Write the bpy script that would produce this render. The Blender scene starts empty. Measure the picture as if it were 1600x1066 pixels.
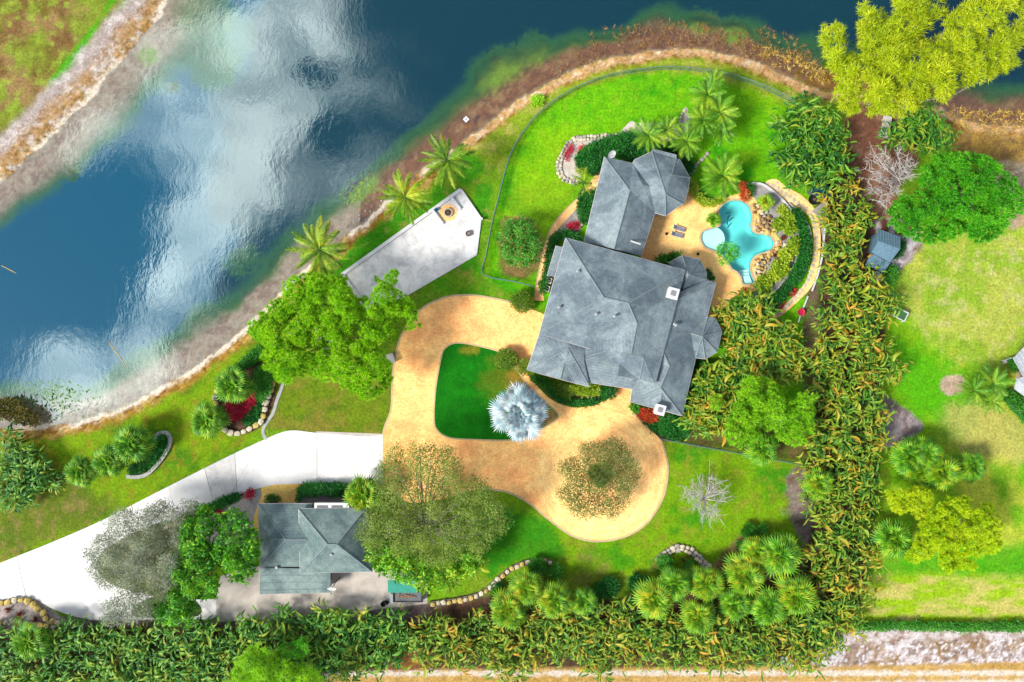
import bpy, bmesh, math, random
import numpy as np
from mathutils import Vector, geometry
R = math.radians
random.seed(7); RNG = np.random.default_rng(11)
SC = bpy.context.scene
COL = SC.collection

# ------------------------------------------------------------------ camera, sky, sun, exposure
H = 106.667                      # drone height: 24 mm lens straight down, 0.1 m of ground per photo pixel
cam = bpy.data.objects.new('camera', bpy.data.cameras.new('camera')); COL.objects.link(cam)
cam.location = (0, 0, H); cam.rotation_euler = (0, 0, 0)
cam.data.lens = 24; cam.data.sensor_width = 36; cam.data.clip_end = 6000
SC.camera = cam
SC.render.engine = 'CYCLES'
SC.view_settings.view_transform = 'Standard'; SC.view_settings.look = 'None'
SC.view_settings.exposure = 1.5; SC.view_settings.gamma = 1; SC.view_settings.use_curve_mapping = False
SC.cycles.max_bounces = 6; SC.cycles.transparent_max_bounces = 8
SC.cycles.diffuse_bounces = 2; SC.cycles.glossy_bounces = 2; SC.cycles.transmission_bounces = 3
SC.cycles.caustics_reflective = False; SC.cycles.caustics_refractive = False

SUN_EL, SUN_AZ = 41.0, 244.0     # compass azimuth of the sun: soft light from the lower left
sun_d = bpy.data.lights.new('sun', 'SUN'); sun_d.energy = 3.3; sun_d.angle = R(15); sun_d.color = (1.0, .95, .86)
sun = bpy.data.objects.new('sun', sun_d); COL.objects.link(sun)
_sd = Vector((math.cos(R(SUN_EL))*math.sin(R(SUN_AZ)), math.cos(R(SUN_EL))*math.cos(R(SUN_AZ)), math.sin(R(SUN_EL))))
sun.rotation_euler = _sd.to_track_quat('Z', 'Y').to_euler(); sun.location = (-40, -30, 150)

class NT:
    """tiny node-graph helper"""
    def __init__(s, tree): s.t = tree; s.n = tree.nodes; s.l = tree.links; s.n.clear()
    def a(s, typ, ins=None, **kw):
        nd = s.n.new(typ)
        for k, v in kw.items(): setattr(nd, k, v)
        for k, v in (ins or {}).items():
            if isinstance(v, bpy.types.NodeSocket): s.l.new(v, nd.inputs[k])
            else: nd.inputs[k].default_value = v
        return nd
    def math(s, op, a, b=0.0, c=0.0, clamp=False):
        return s.a('ShaderNodeMath', {0: a, 1: b, 2: c}, operation=op, use_clamp=clamp).outputs[0]
    def mix(s, f, a, b, mode='MIX'):
        nd = s.a('ShaderNodeMix', data_type='RGBA', blend_type=mode, clamp_factor=True)
        for i, v in ((0, f), (6, a), (7, b)):
            if isinstance(v, bpy.types.NodeSocket): s.l.new(v, nd.inputs[i])
            else: nd.inputs[i].default_value = v
        return nd.outputs[2]
    def rng(s, v, a, b, c=0.0, d=1.0, smooth=True):
        return s.a('ShaderNodeMapRange', {0: v, 1: a, 2: b, 3: c, 4: d}, interpolation_type='SMOOTHSTEP' if smooth else 'LINEAR').outputs[0]
    def noise(s, vec, scale, detail=3, rough=.55, dist=0.0):
        return s.a('ShaderNodeTexNoise', {'Vector': vec, 'Scale': scale, 'Detail': detail, 'Roughness': rough, 'Distortion': dist}).outputs[0]

wd = bpy.data.worlds.new('World'); SC.world = wd; wd.use_nodes = True
g = NT(wd.node_tree)
sky = g.a('ShaderNodeTexSky', sky_type='NISHITA', sun_disc=False, sun_elevation=R(SUN_EL), sun_rotation=R(SUN_AZ), air_density=.7, dust_density=.3, ozone_density=1.0)
tc = g.a('ShaderNodeTexCoord').outputs['Generated']
sx = g.a('ShaderNodeSeparateXYZ', {0: tc})
zc = g.math('MAXIMUM', sx.outputs[2], .06)
uv = g.a('ShaderNodeCombineXYZ', {0: g.math('DIVIDE', sx.outputs[0], zc), 1: g.math('DIVIDE', sx.outputs[1], zc), 2: 0.0}).outputs[0]
wn = g.a('ShaderNodeTexNoise', {'Vector': uv, 'Scale': 5.0, 'Detail': 5.0, 'Roughness': .6})
wv = g.a('ShaderNodeVectorMath', {0: wn.outputs['Color'], 1: (.5, .5, .5)}, operation='SUBTRACT').outputs[0]
wv = g.a('ShaderNodeVectorMath', {0: wv, 'Scale': .20}, operation='SCALE').outputs[0]
uvw = g.a('ShaderNodeVectorMath', {0: uv, 1: wv}, operation='ADD').outputs[0]
acc = None                        # cloud bank overhead, the one mirrored in the lake
for (px, py, r, s) in [(430, 40, 130, 1), (350, 110, 110, .9), (470, 180, 90, .7), (310, 230, 110, .95), (300, 330, 110, .75), (275, 430, 110, .85),
                       (210, 560, 120, .9), (110, 590, 110, .8), (30, 640, 100, .8), (390, 300, 80, .7), (240, 60, 80, .6), (140, 215, 90, .5), (560, 290, 90, .35), (460, 120, 210, .5), (420, 300, 150, .35), (330, 420, 120, .35), (250, 200, 120, .4),
                       (95, 390, 150, -1.0), (472, 98, 38, -.7), (500, 122, 34, -.7), (486, 250, 48, -.7), (500, 215, 36, -.6), (430, 280, 50, -.4)]:
    c = ((px-800)/1066.7, (533-py)/1066.7, 0)
    d = g.a('ShaderNodeVectorMath', {0: uvw, 1: c}, operation='DISTANCE').outputs['Value']
    b = g.rng(d, r*1.35/1066.7, 0.0, 0.0, s)
    acc = b if acc is None else g.math('ADD', acc, b)
fb = g.noise(uv, 2.2, 6, .58)
fb2 = g.noise(uvw, 7.0, 5, .6)
rad = g.a('ShaderNodeVectorMath', {0: uv}, operation='LENGTH').outputs['Value']
outer = g.math('MULTIPLY', g.rng(rad, .8, 1.3), g.rng(fb, .34, .56))
dens = g.math('ADD', g.math('ADD', g.math('MINIMUM', acc, 1.05), outer), g.math('MULTIPLY', g.math('SUBTRACT', fb2, .5), 2.0))
cm = g.rng(dens, .22, 1.35)
ccol = g.mix(g.rng(fb2, .35, .7), (9.0, 10.0, 10.6, 1), (27, 26.6, 26, 1))
skyc = g.mix(1.0, sky.outputs[0], (1, 1, 1, 1), 'MULTIPLY')
bg = g.a('ShaderNodeBackground', {'Color': g.mix(g.math('MULTIPLY', cm, .95), skyc, ccol), 'Strength': .07})
g.a('ShaderNodeOutputWorld', {0: bg.outputs[0]})

# ------------------------------------------------------------------ helpers: colour, pixels, meshes
EXPO = 2.6
def C(r, g_, b, k=1.0):
    f = lambda v: ((v/255+.055)/1.055)**2.4 if v > 10 else v/255/12.92
    return tuple(min(.9, f(v)*k/EXPO) for v in (r, g_, b)) + (1.0,)
def W(px, py, z=0.0):
    """photo pixel + the height of the thing there -> metres"""
    k = (H-z)/H*.1
    return Vector(((px-800)*k, (533-py)*k, z))
def WP(pts, z=0.0): return [W(p[0], p[1], z) for p in pts]
def smooth(pts, n=6, closed=True):
    P = [np.array(p, float) for p in pts]; m = len(P); out = []
    for i in range(m if closed else m-1):
        g4 = [P[(i+k) % m] if closed else P[min(max(i+k, 0), m-1)] for k in (-1, 0, 1, 2)]
        for t in np.arange(n)/n:
            out.append(tuple(.5*(2*g4[1]+(g4[2]-g4[0])*t+(2*g4[0]-5*g4[1]+4*g4[2]-g4[3])*t*t+(3*g4[1]-g4[0]-3*g4[2]+g4[3])*t**3)))
    if not closed: out.append(tuple(P[-1]))
    return out
def circ(x, y, r, n=24, ry=None, a0=0.0):
    return [(x+r*math.cos(a0+2*math.pi*i/n), y+(ry or r)*math.sin(a0+2*math.pi*i/n)) for i in range(n)]
def sdf(poly, P):
    """signed distance to a polygon, positive inside; P is (N,2)"""
    poly = np.asarray(poly, float); n = len(poly); d2 = np.full(len(P), 1e18); ins = np.zeros(len(P), bool)
    for i in range(n):
        a = poly[i]; b = poly[(i+1) % n]; e = b-a; w = P-a
        t = np.clip((w@e)/max(e@e, 1e-12), 0, 1); q = w-t[:, None]*e; d2 = np.minimum(d2, (q*q).sum(1))
        c = ((a[1] <= P[:, 1]) != (b[1] <= P[:, 1]))
        if c.any():
            with np.errstate(divide='ignore', invalid='ignore'):
                xi = a[0]+(P[:, 1]-a[1])*e[0]/(e[1] if abs(e[1]) > 1e-12 else 1e-12)
            ins ^= c & (P[:, 0] < xi)
    d = np.sqrt(d2); return np.where(ins, d, -d)
def ldist(line, P):
    line = np.asarray(line, float); d2 = np.full(len(P), 1e18)
    for i in range(len(line)-1):
        a = line[i]; e = line[i+1]-a; w = P-a
        t = np.clip((w@e)/max(e@e, 1e-12), 0, 1); q = w-t[:, None]*e; d2 = np.minimum(d2, (q*q).sum(1))
    return np.sqrt(d2)
def vnoise(P, f, seed):
    r = np.random.default_rng(seed).random((256, 256)); q = P*f+1000.37*(1+seed % 7); i = np.floor(q).astype(int); t = q-i; t = t*t*(3-2*t); i &= 255; j = (i+1) & 255
    return (r[i[:, 0], i[:, 1]]*(1-t[:, 0])+r[j[:, 0], i[:, 1]]*t[:, 0])*(1-t[:, 1])+(r[i[:, 0], j[:, 1]]*(1-t[:, 0])+r[j[:, 0], j[:, 1]]*t[:, 0])*t[:, 1]
def fbm(P, f, seed, o=4):
    s = 0; a = 1; tot = 0
    for k in range(o): s = s+a*vnoise(P, f*2**k, seed+k*13); tot += a; a *= .55
    return s/tot
def sstep(x, a, b): t = np.clip((x-a)/(b-a), 0, 1); return t*t*(3-2*t)

def link(name, data, parent=None):
    o = bpy.data.objects.new(name, data); COL.objects.link(o)
    if parent is not None: o.parent = parent
    return o
def tag(o, label=None, cat=None, group=None, kind=None):
    if label: o['label'] = label
    if cat: o['category'] = cat
    if group: o['group'] = group
    if kind: o['kind'] = kind
    return o
def thing(name, label, cat, loc=(0, 0, 0), group=None, rz=0.0):
    o = link(name, None); o.location = loc; o.rotation_euler = (0, 0, rz); o.empty_display_size = .3
    return tag(o, label, cat, group)
def np_mesh(name, V, F, mat=None):
    me = bpy.data.meshes.new(name); V = np.asarray(V, np.float32); F = np.asarray(F, np.int32); k = F.shape[1]
    me.vertices.add(len(V)); me.vertices.foreach_set('co', V.ravel())
    me.loops.add(F.size); me.loops.foreach_set('vertex_index', F.ravel())
    me.polygons.add(len(F)); me.polygons.foreach_set('loop_start', np.arange(len(F), dtype=np.int32)*k)
    me.update(calc_edges=True)
    if mat: me.materials.append(mat)
    return me
class MB:
    """collects simple shapes into ONE mesh"""
    def __init__(s): s.v = []; s.f = []
    def add(s, V, F): b = len(s.v); s.v += [tuple(p) for p in V]; s.f += [tuple(i+b for i in f) for f in F]; return s
    def box(s, c, d, rz=0.0, top=1.0):
        x, y, z = (k/2 for k in d); ca, sa = math.cos(rz), math.sin(rz); V = []
        for zz, t in ((-z, 1), (z, top)):
            for xx, yy in ((-x, -y), (x, -y), (x, y), (-x, y)):
                V.append((c[0]+xx*t*ca-yy*t*sa, c[1]+xx*t*sa+yy*t*ca, c[2]+zz))
        return s.add(V, [(3, 2, 1, 0), (4, 5, 6, 7), (0, 1, 5, 4), (1, 2, 6, 5), (2, 3, 7, 6), (3, 0, 4, 7)])
    def prism(s, pts, z0, z1, holes=()):
        loops = [[Vector((p[0], p[1], 0)) for p in pts]]+[[Vector((p[0], p[1], 0)) for p in h] for h in holes]
        flat = [p for l in loops for p in l]; n = len(flat); tris = geometry.tessellate_polygon(loops)
        F = []
        for t in tris:
            a, b, c = (flat[i] for i in t); up = (b-a).cross(c-a).z > 0
            t = tuple(t) if up else tuple(reversed(t))
            F.append(tuple(i+n for i in t)); F.append(tuple(reversed(t)))
        k = 0
        for li, l in enumerate(loops):
            m = len(l); area = sum(l[i].x*l[(i+1) % m].y-l[(i+1) % m].x*l[i].y for i in range(m)); fwd = (area > 0) == (li == 0)
            for i in range(m):
                a, b = k+i, k+(i+1) % m
                F.append((a, b, b+n, a+n) if fwd else (b, a, a+n, b+n))
            k += m
        return s.add([(p.x, p.y, z0) for p in flat]+[(p.x, p.y, z1) for p in flat], F)
    def tube(s, pts, rad, n=6, cap=True):
        P = [Vector(p) for p in pts]; V = []; F = []; m = len(P)
        for i, p in enumerate(P):
            t = (P[min(i+1, m-1)]-P[max(i-1, 0)]).normalized(); u = t.cross(Vector((0, 0, 1)))
            if u.length < 1e-3: u = Vector((1, 0, 0))
            u.normalize(); w = t.cross(u); r = rad[i] if hasattr(rad, '__len__') else rad
            for k in range(n): a = 2*math.pi*k/n; V.append(p+u*math.cos(a)*r+w*math.sin(a)*r)
        for i in range(m-1):
            for k in range(n): F.append((i*n+k, i*n+(k+1) % n, (i+1)*n+(k+1) % n, (i+1)*n+k))
        if cap: F += [tuple(range(n-1, -1, -1)), tuple((m-1)*n+k for k in range(n))]
        return s.add(V, F)
    def lathe(s, c, prof, n=16):
        V = []; F = []; m = len(prof)
        for (r, z) in prof:
            for k in range(n): a = 2*math.pi*k/n; V.append((c[0]+r*math.cos(a), c[1]+r*math.sin(a), c[2]+z))
        for i in range(m-1):
            for k in range(n): F.append((i*n+k, i*n+(k+1) % n, (i+1)*n+(k+1) % n, (i+1)*n+k))
        F += [tuple(range(n-1, -1, -1)), tuple((m-1)*n+k for k in range(n))]
        return s.add(V, F)
    def ribbon(s, pts, w, z0, z1):
        """a kerb / strip that follows a line"""
        P = [Vector((p[0], p[1])) for p in pts]; m = len(P); V = []; F = []
        for i, p in enumerate(P):
            t = (P[min(i+1, m-1)]-P[max(i-1, 0)]).normalized(); q = Vector((-t.y, t.x))*w/2
            V += [(p.x-q.x, p.y-q.y, z0), (p.x+q.x, p.y+q.y, z0), (p.x+q.x, p.y+q.y, z1), (p.x-q.x, p.y-q.y, z1)]
        for i in range(m-1):
            a, b = i*4, i*4+4
            for k in range(4): F.append((a+k, a+(k+1) % 4, b+(k+1) % 4, b+k))
        F += [(3, 2, 1, 0), tuple((m-1)*4+k for k in range(4))]
        return s.add(V, F)
    def build(s, name, mat, parent=None, shade=False):
        me = bpy.data.meshes.new(name); me.from_pydata(s.v, [], s.f); me.materials.append(mat)
        bm = bmesh.new(); bm.from_mesh(me); bmesh.ops.recalc_face_normals(bm, faces=bm.faces); bm.to_mesh(me); bm.free()
        if shade: me.shade_smooth()
        return link(name, me, parent)
def sub(pts, o): return [Vector((p[0]-o[0], p[1]-o[1], (p[2] if len(p) > 2 else 0)-o[2])) for p in pts]

# ------------------------------------------------------------------ materials
def new_mat(name):
    m = bpy.data.materials.new(name); m.use_nodes = True; return m, NT(m.node_tree)
def out(g, sh, disp=None): g.a('ShaderNodeOutputMaterial', {0: sh})
def m_plain(name, col, var=.25, scale=2.0, rough=.75, fine=14.0, bump=.25, spec=.3, metal=0.0, col2=None):
    m, g = new_mat(name); p = g.a('ShaderNodeNewGeometry').outputs['Position']
    n1 = g.noise(p, scale, 4, .6); n2 = g.noise(p, fine, 3, .65)
    f = g.math('MULTIPLY', g.rng(n1, .25, .75, 1-var, 1+var, False), g.rng(n2, .25, .75, 1-var*.7, 1+var*.7, False))
    c = col if col2 is None else g.mix(g.rng(n1, .42, .62), col, col2)
    c = g.mix(1.0, c, g.a('ShaderNodeCombineXYZ', {0: f, 1: f, 2: f}).outputs[0], 'MULTIPLY')
    bs = g.a('ShaderNodeBsdfPrincipled', {'Base Color': c, 'Roughness': rough, 'Metallic': metal, 'Specular IOR Level': spec,
         'Normal': g.a('ShaderNodeBump', {'Strength': bump, 'Distance': .04, 'Height': n2}).outputs[0]})
    out(g, bs.outputs[0]); return m
def m_leaf(name, cols, trans=.42, big=.12, rough=.55, spread=1.0, gain=1.75):
    """foliage: colour differs from leaf to leaf and, more slowly, from bough to bough"""
    m, g = new_mat(name); geo = g.a('ShaderNodeNewGeometry')
    isl = geo.outputs['Random Per Island']; ob = g.a('ShaderNodeObjectInfo').outputs['Random']
    n = g.noise(geo.outputs['Position'], big*3, 2, .5)
    f = g.math('ADD', g.math('ADD', g.math('MULTIPLY', isl, .5*spread), g.math('MULTIPLY', ob, .22*spread)), g.math('MULTIPLY', n, .75*spread))
    f = g.rng(f, .22*spread, 1.12*spread, 0, 1, False)
    r = g.a('ShaderNodeValToRGB', {0: f}); e = r.color_ramp.elements
    while len(e) < len(cols): e.new(.5)
    for i, c in enumerate(cols): e[i].position = i/(len(cols)-1); e[i].color = tuple(min(.85, v*gain) for v in c[:3])+(1,)
    bs = g.a('ShaderNodeBsdfPrincipled', {'Base Color': r.outputs[0], 'Roughness': rough, 'Specular IOR Level': .35})
    tr = g.a('ShaderNodeBsdfTranslucent', {'Color': r.outputs[0]})
    out(g, g.a('ShaderNodeMixShader', {0: trans, 1: bs.outputs[0], 2: tr.outputs[0]}).outputs[0]); return m

def m_ground():
    m, g = new_mat('ground'); geo = g.a('ShaderNodeNewGeometry').outputs['Position']
    at = g.a('ShaderNodeAttribute', attribute_name='Col'); sp = g.a('ShaderNodeAttribute', attribute_name='Rough').outputs['Fac']
    n1 = g.noise(geo, .8, 5, .7); n2 = g.noise(geo, 2.6, 5, .75); n3 = g.noise(geo, 9, 2, .7)
    k = g.math('MULTIPLY', g.math('MULTIPLY', g.rng(n1, .25, .75, .72, 1.28, False), g.rng(n2, .28, .72, .55, 1.5, False)), g.rng(n3, .2, .8, .72, 1.3, False))
    k = g.math('ADD', g.math('MULTIPLY', g.math('SUBTRACT', k, 1.0), sp), 1.0)
    c = g.mix(1.0, at.outputs['Color'], g.a('ShaderNodeCombineXYZ', {0: k, 1: k, 2: k}).outputs[0], 'MULTIPLY')
    # dry blades between the green ones
    dry = g.math('MULTIPLY', g.rng(g.noise(geo, 1.9, 6, .8), .52, .68), .55)
    warm = g.mix(1.0, c, (2.0, 1.15, 1.6, 1), 'MULTIPLY'); c = g.mix(g.math('MULTIPLY', dry, sp), c, warm)
    b = g.a('ShaderNodeBump', {'Strength': .6, 'Distance': .07, 'Height': g.math('ADD', n2, g.math('MULTIPLY', n3, .6))}).outputs[0]
    bs = g.a('ShaderNodeBsdfPrincipled', {'Base Color': c, 'Roughness': .9, 'Specular IOR Level': .1, 'Normal': b}); out(g, bs.outputs[0]); return m
def m_water():
    m, g = new_mat('lake_water'); geo = g.a('ShaderNodeNewGeometry').outputs['Position']
    body = g.a('ShaderNodeAttribute', attribute_name='Col').outputs['Color']; op = g.a('ShaderNodeAttribute', attribute_name='Opac').outputs['Fac']
    mp = g.a('ShaderNodeMapping', {0: geo, 'Rotation': (0, 0, R(-25)), 'Scale': (1.0, .55, 1)}).outputs[0]
    n1 = g.noise(mp, 1.8, 3, .55, .5); n2 = g.noise(mp, .3, 2, .5, .4); n3 = g.noise(mp, 4.5, 2, .5)
    hgt = g.math('ADD', g.math('ADD', g.math('MULTIPLY', n1, .42), g.math('MULTIPLY', n2, 1.3)), g.math('MULTIPLY', n3, .12))
    b = g.a('ShaderNodeBump', {'Strength': .22, 'Distance': .06, 'Height': hgt}).outputs[0]
    dif = g.a('ShaderNodeBsdfDiffuse', {'Color': body}); tr = g.a('ShaderNodeBsdfTransparent', {'Color': (.93, .97, .95, 1)})
    bd = g.a('ShaderNodeMixShader', {0: op, 1: tr.outputs[0], 2: dif.outputs[0]})
    gl = g.a('ShaderNodeBsdfGlossy', {'Color': (.82, .98, 1, 1), 'Roughness': .03, 'Normal': b})
    fr = g.a('ShaderNodeLayerWeight', {0: .5}).outputs['Facing']
    fr = g.math('ADD', .16, g.math('MULTIPLY', g.math('POWER', fr, 4.0), .8))
    out(g, g.a('ShaderNodeMixShader', {0: fr, 1: bd.outputs[0], 2: gl.outputs[0]}).outputs[0]); return m
def m_pool_water():
    m, g = new_mat('pool_water'); geo = g.a('ShaderNodeNewGeometry').outputs['Position']
    b = g.a('ShaderNodeBump', {'Strength': .25, 'Distance': .05, 'Height': g.noise(geo, 2.5, 3, .5, .5)}).outputs[0]
    tr = g.a('ShaderNodeBsdfTransparent', {'Color': (.86, .99, .99, 1)}); gl = g.a('ShaderNodeBsdfGlossy', {'Roughness': .05, 'Normal': b})
    out(g, g.a('ShaderNodeMixShader', {0: .06, 1: tr.outputs[0], 2: gl.outputs[0]}).outputs[0]); return m
def m_pavers(name, c1, c2, c3, centre=None):
    """small clay pavers, each with its own tone, in straight courses or in rings round a centre"""
    m, g = new_mat(name); p = g.a('ShaderNodeNewGeometry').outputs['Position']; vec = p
    if centre is not None:
        d = g.a('ShaderNodeVectorMath', {0: p, 1: (centre[0], centre[1], 0)}, operation='SUBTRACT').outputs[0]; s = g.a('ShaderNodeSeparateXYZ', {0: d})
        r = g.math('POWER', g.math('ADD', g.math('POWER', s.outputs[0], 2), g.math('POWER', s.outputs[1], 2)), .5)
        a = g.math('MULTIPLY', g.math('ARCTAN2', s.outputs[1], s.outputs[0]), 6.0)
        vec = g.a('ShaderNodeCombineXYZ', {0: a, 1: r, 2: 0.0}).outputs[0]
    v = g.a('ShaderNodeTexVoronoi', {'Vector': g.a('ShaderNodeMapping', {0: vec, 'Scale': (3.6, 5.2, 1)}).outputs[0], 'Scale': 1.0, 'Randomness': .7}, voronoi_dimensions='2D')
    e = g.a('ShaderNodeTexVoronoi', {'Vector': g.a('ShaderNodeMapping', {0: vec, 'Scale': (3.6, 5.2, 1)}).outputs[0], 'Scale': 1.0, 'Randomness': .7}, voronoi_dimensions='2D', feature='DISTANCE_TO_EDGE')
    rnd = g.a('ShaderNodeSeparateColor', {0: v.outputs['Color']}).outputs[0]
    big = g.noise(p, .16, 4, .6, .4); mid = g.noise(vec, .8, 4, .65)
    c = g.mix(g.rng(rnd, .1, .95), c1, c2); c = g.mix(g.math('MULTIPLY', g.rng(big, .42, .7), .5), c, c3)
    k = g.math('MULTIPLY', g.rng(mid, .25, .75, .8, 1.2, False), g.rng(e.outputs['Distance'], 0.0, .09, .55, 1.0, False))
    if centre is not None:
        k = g.math('MULTIPLY', k, g.rng(g.noise(g.a('ShaderNodeMapping', {0: vec, 'Scale': (.12, 1.6, 1)}).outputs[0], 1.0, 3, .7), .3, .7, .86, 1.12, False))
    c = g.mix(1.0, c, g.a('ShaderNodeCombineXYZ', {0: k, 1: k, 2: k}).outputs[0], 'MULTIPLY')
    b = g.a('ShaderNodeBump', {'Strength': .4, 'Distance': .02, 'Height': e.outputs['Distance']}).outputs[0]
    out(g, g.a('ShaderNodeBsdfPrincipled', {'Base Color': c, 'Roughness': .8, 'Specular IOR Level': .25, 'Normal': b}).outputs[0]); return m
def m_shingle(name, c1, c2):
    m, g = new_mat(name); p = g.a('ShaderNodeNewGeometry').outputs['Position']; s = g.a('ShaderNodeSeparateXYZ', {0: p})
    course = g.math('FRACT', g.math('MULTIPLY', s.outputs[2], 6.5))
    row = g.math('FLOOR', g.math('MULTIPLY', s.outputs[2], 6.5))
    q = g.a('ShaderNodeCombineXYZ', {0: s.outputs[0], 1: s.outputs[1], 2: g.math('MULTIPLY', row, 3.7)}).outputs[0]
    tab = g.noise(q, 2.6, 2, .6); wea = g.noise(p, .22, 5, .65, .6); fine = g.noise(p, 9, 3, .7)
    st = g.noise(g.a('ShaderNodeMapping', {0: p, 'Rotation': (0, 0, R(15)), 'Scale': (1.6, 1.6, .12)}).outputs[0], .9, 4, .6)
    c = g.mix(g.rng(wea, .35, .68), c1, c2)
    k = g.math('MULTIPLY', g.rng(tab, .3, .7, .82, 1.16, False), g.rng(course, 0.0, .25, .74, 1.0))
    k = g.math('MULTIPLY', k, g.math('MULTIPLY', g.rng(fine, .25, .75, .86, 1.14, False), g.rng(st, .3, .7, .84, 1.14, False)))
    c = g.mix(1.0, c, g.a('ShaderNodeCombineXYZ', {0: k, 1: k, 2: k}).outputs[0], 'MULTIPLY')
    b = g.a('ShaderNodeBump', {'Strength': .5, 'Distance': .03, 'Height': g.math('ADD', course, fine)}).outputs[0]
    out(g, g.a('ShaderNodeBsdfPrincipled', {'Base Color': c, 'Roughness': .82, 'Specular IOR Level': .3, 'Normal': b}).outputs[0]); return m
def m_concrete(name, col, crack=.0, stain=.2, sc=1.0):
    m, g = new_mat(name); p = g.a('ShaderNodeNewGeometry').outputs['Position']
    n1 = g.noise(p, .35*sc, 5, .65, .5); n2 = g.noise(p, 6, 4, .7)
    k = g.math('MULTIPLY', g.rng(n1, .38, .68, 1.06, 1-stain), g.rng(n2, .25, .75, .9, 1.08, False))
    if crack:
        w = g.a('ShaderNodeVectorMath', {0: p, 1: g.a('ShaderNodeTexNoise', {'Vector': p, 'Scale': .5, 'Detail': 6.0, 'Roughness': .7}).outputs['Color']}, operation='ADD').outputs[0]
        e = g.a('ShaderNodeTexVoronoi', {'Vector': w, 'Scale': .07}, voronoi_dimensions='2D', feature='DISTANCE_TO_EDGE').outputs['Distance']
        k = g.math('MULTIPLY', k, g.rng(e, 0.0, .006, 1-crack, 1.0))
    c = g.mix(1.0, col, g.a('ShaderNodeCombineXYZ', {0: k, 1: k, 2: k}).outputs[0], 'MULTIPLY')
    out(g, g.a('ShaderNodeBsdfPrincipled', {'Base Color': c, 'Roughness': .85, 'Specular IOR Level': .2, 'Normal': g.a('ShaderNodeBump', {'Strength': .2, 'Distance': .02, 'Height': n2}).outputs[0]}).outputs[0]); return m
def m_metal_roof(name, col, rz):
    m, g = new_mat(name); p = g.a('ShaderNodeNewGeometry').outputs['Position']; n = g.noise(p, 3, 4, .6)
    out(g, g.a('ShaderNodeBsdfPrincipled', {'Base Color': g.mix(g.rng(n, .3, .7), tuple(v*.75 for v in col[:3])+(1,), col), 'Roughness': .45, 'Metallic': .2}).outputs[0]); return m

M = {}
M['ground'] = m_ground(); M['water'] = m_water(); M['pool_water'] = m_pool_water()
M['paver'] = m_pavers('brick_paver', C(255, 206, 128, 2.05), C(252, 182, 108, 1.95), C(242, 140, 84, 1.75))
M['paver_ring'] = m_pavers('brick_paver_rings', C(255, 214, 138, 2.05), C(252, 194, 118, 1.95), C(246, 162, 100, 1.8), tuple(W(938, 742)))
M['paver_deck'] = m_pavers('pool_deck_paver', C(255, 208, 132, 2.05), C(252, 192, 114, 1.95), C(246, 156, 88, 1.8))
M['paver_path'] = m_pavers('path_paver', C(255, 206, 140, 2.0), C(252, 188, 118, 1.9), C(248, 165, 100, 1.75))
M['paver_gold'] = m_pavers('gold_paver', C(255, 218, 120, 1.4), C(250, 200, 100, 1.35), C(240, 185, 95, 1.3))
M['kerb'] = m_concrete('kerb', C(245, 215, 165), 0, .2)
M['concrete'] = m_concrete('white_concrete', C(254, 252, 250, 1.2), .2, .12)
M['concrete_crazed'] = m_concrete('crazed_concrete', C(248, 246, 244, 1.02), .45, .16, 2.0)
M['pad'] = m_concrete('pad_concrete', C(250, 248, 246, 1.25), .0, .26, 2.0)
M['court'] = m_concrete('court_concrete', C(228, 218, 206, 1.15), .1, .22)
M['white'] = m_plain('white_paint', C(245, 245, 245, 1.1), .06, 1, .5)
M['stone_edge'] = m_plain('pale_edging', C(205, 205, 200), .2, 1, .85)
M['shingle'] = m_shingle('slate_shingle', C(118, 136, 148), C(168, 186, 192))
M['shingle_g'] = m_shingle('green_grey_shingle', C(112, 138, 140), C(155, 178, 174))
M['ridge'] = m_plain('ridge_shingle', C(150, 166, 170), .2, 2, .8)
M['gutter'] = m_plain('gutter_white', C(225, 220, 225), .08, 1, .5)
M['stucco'] = m_plain('cream_stucco', C(228, 200, 165), .1, .6, .85)
M['glass'] = m_plain('window_glass', C(40, 55, 70), .2, .5, .08, spec=.8, bump=0)
M['black'] = m_plain('black_plastic', C(35, 36, 38), .2, 3, .5)
M['grey'] = m_plain('grey_metal', C(120, 125, 128), .15, 3, .45)
M['alu'] = m_plain('aluminium', C(190, 195, 198), .1, 3, .4, metal=.4)
M['fence'] = m_plain('fence_steel', C(120, 158, 150), .12, 3, .5)
M['bark'] = m_plain('bark', C(110, 92, 75), .35, 3, .9, bump=.6)
M['bark_pale'] = m_plain('pale_bark', C(190, 182, 172), .25, 3, .9, bump=.5)
M['bark_white'] = m_plain('bleached_wood', C(228, 222, 218), .2, 3, .9)
M['palm_bark'] = m_plain('palm_trunk', C(140, 122, 100), .3, 4, .9, bump=.7)
M['mulch'] = m_plain('mulch', C(120, 85, 65), .5, 1.5, .95, bump=.8)
M['gravel'] = m_plain('grey_gravel', C(188, 182, 180), .3, 1.0, .95, 7, .8)
M['white_gravel'] = m_plain('white_gravel', C(238, 228, 212), .25, 1.2, .95, 8, .8)
M['pool_plaster'] = m_plain('pool_plaster', C(140, 246, 240, 1.55), .06, .5, .6)
M['pool_tile'] = m_plain('pool_tile', C(60, 205, 215, 1.2), .12, 2, .3)
M['pool_ledge'] = m_plain('pool_ledge', C(246, 253, 248, 1.8), .05, .5, .6)
M['navy'] = m_plain('navy_tile', C(20, 90, 140), .2, 4, .3)
M['stone_y'] = m_plain('yellow_limestone', C(240, 210, 120), .3, 1.2, .9, 5, .6)
M['stone_w'] = m_plain('cream_limestone', C(244, 230, 200), .25, 1.2, .9, 5, .6)
M['stone_b'] = m_plain('tan_boulder', C(218, 180, 120), .35, 1.5, .9, 5, .7, col2=C(150, 110, 70))
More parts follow.
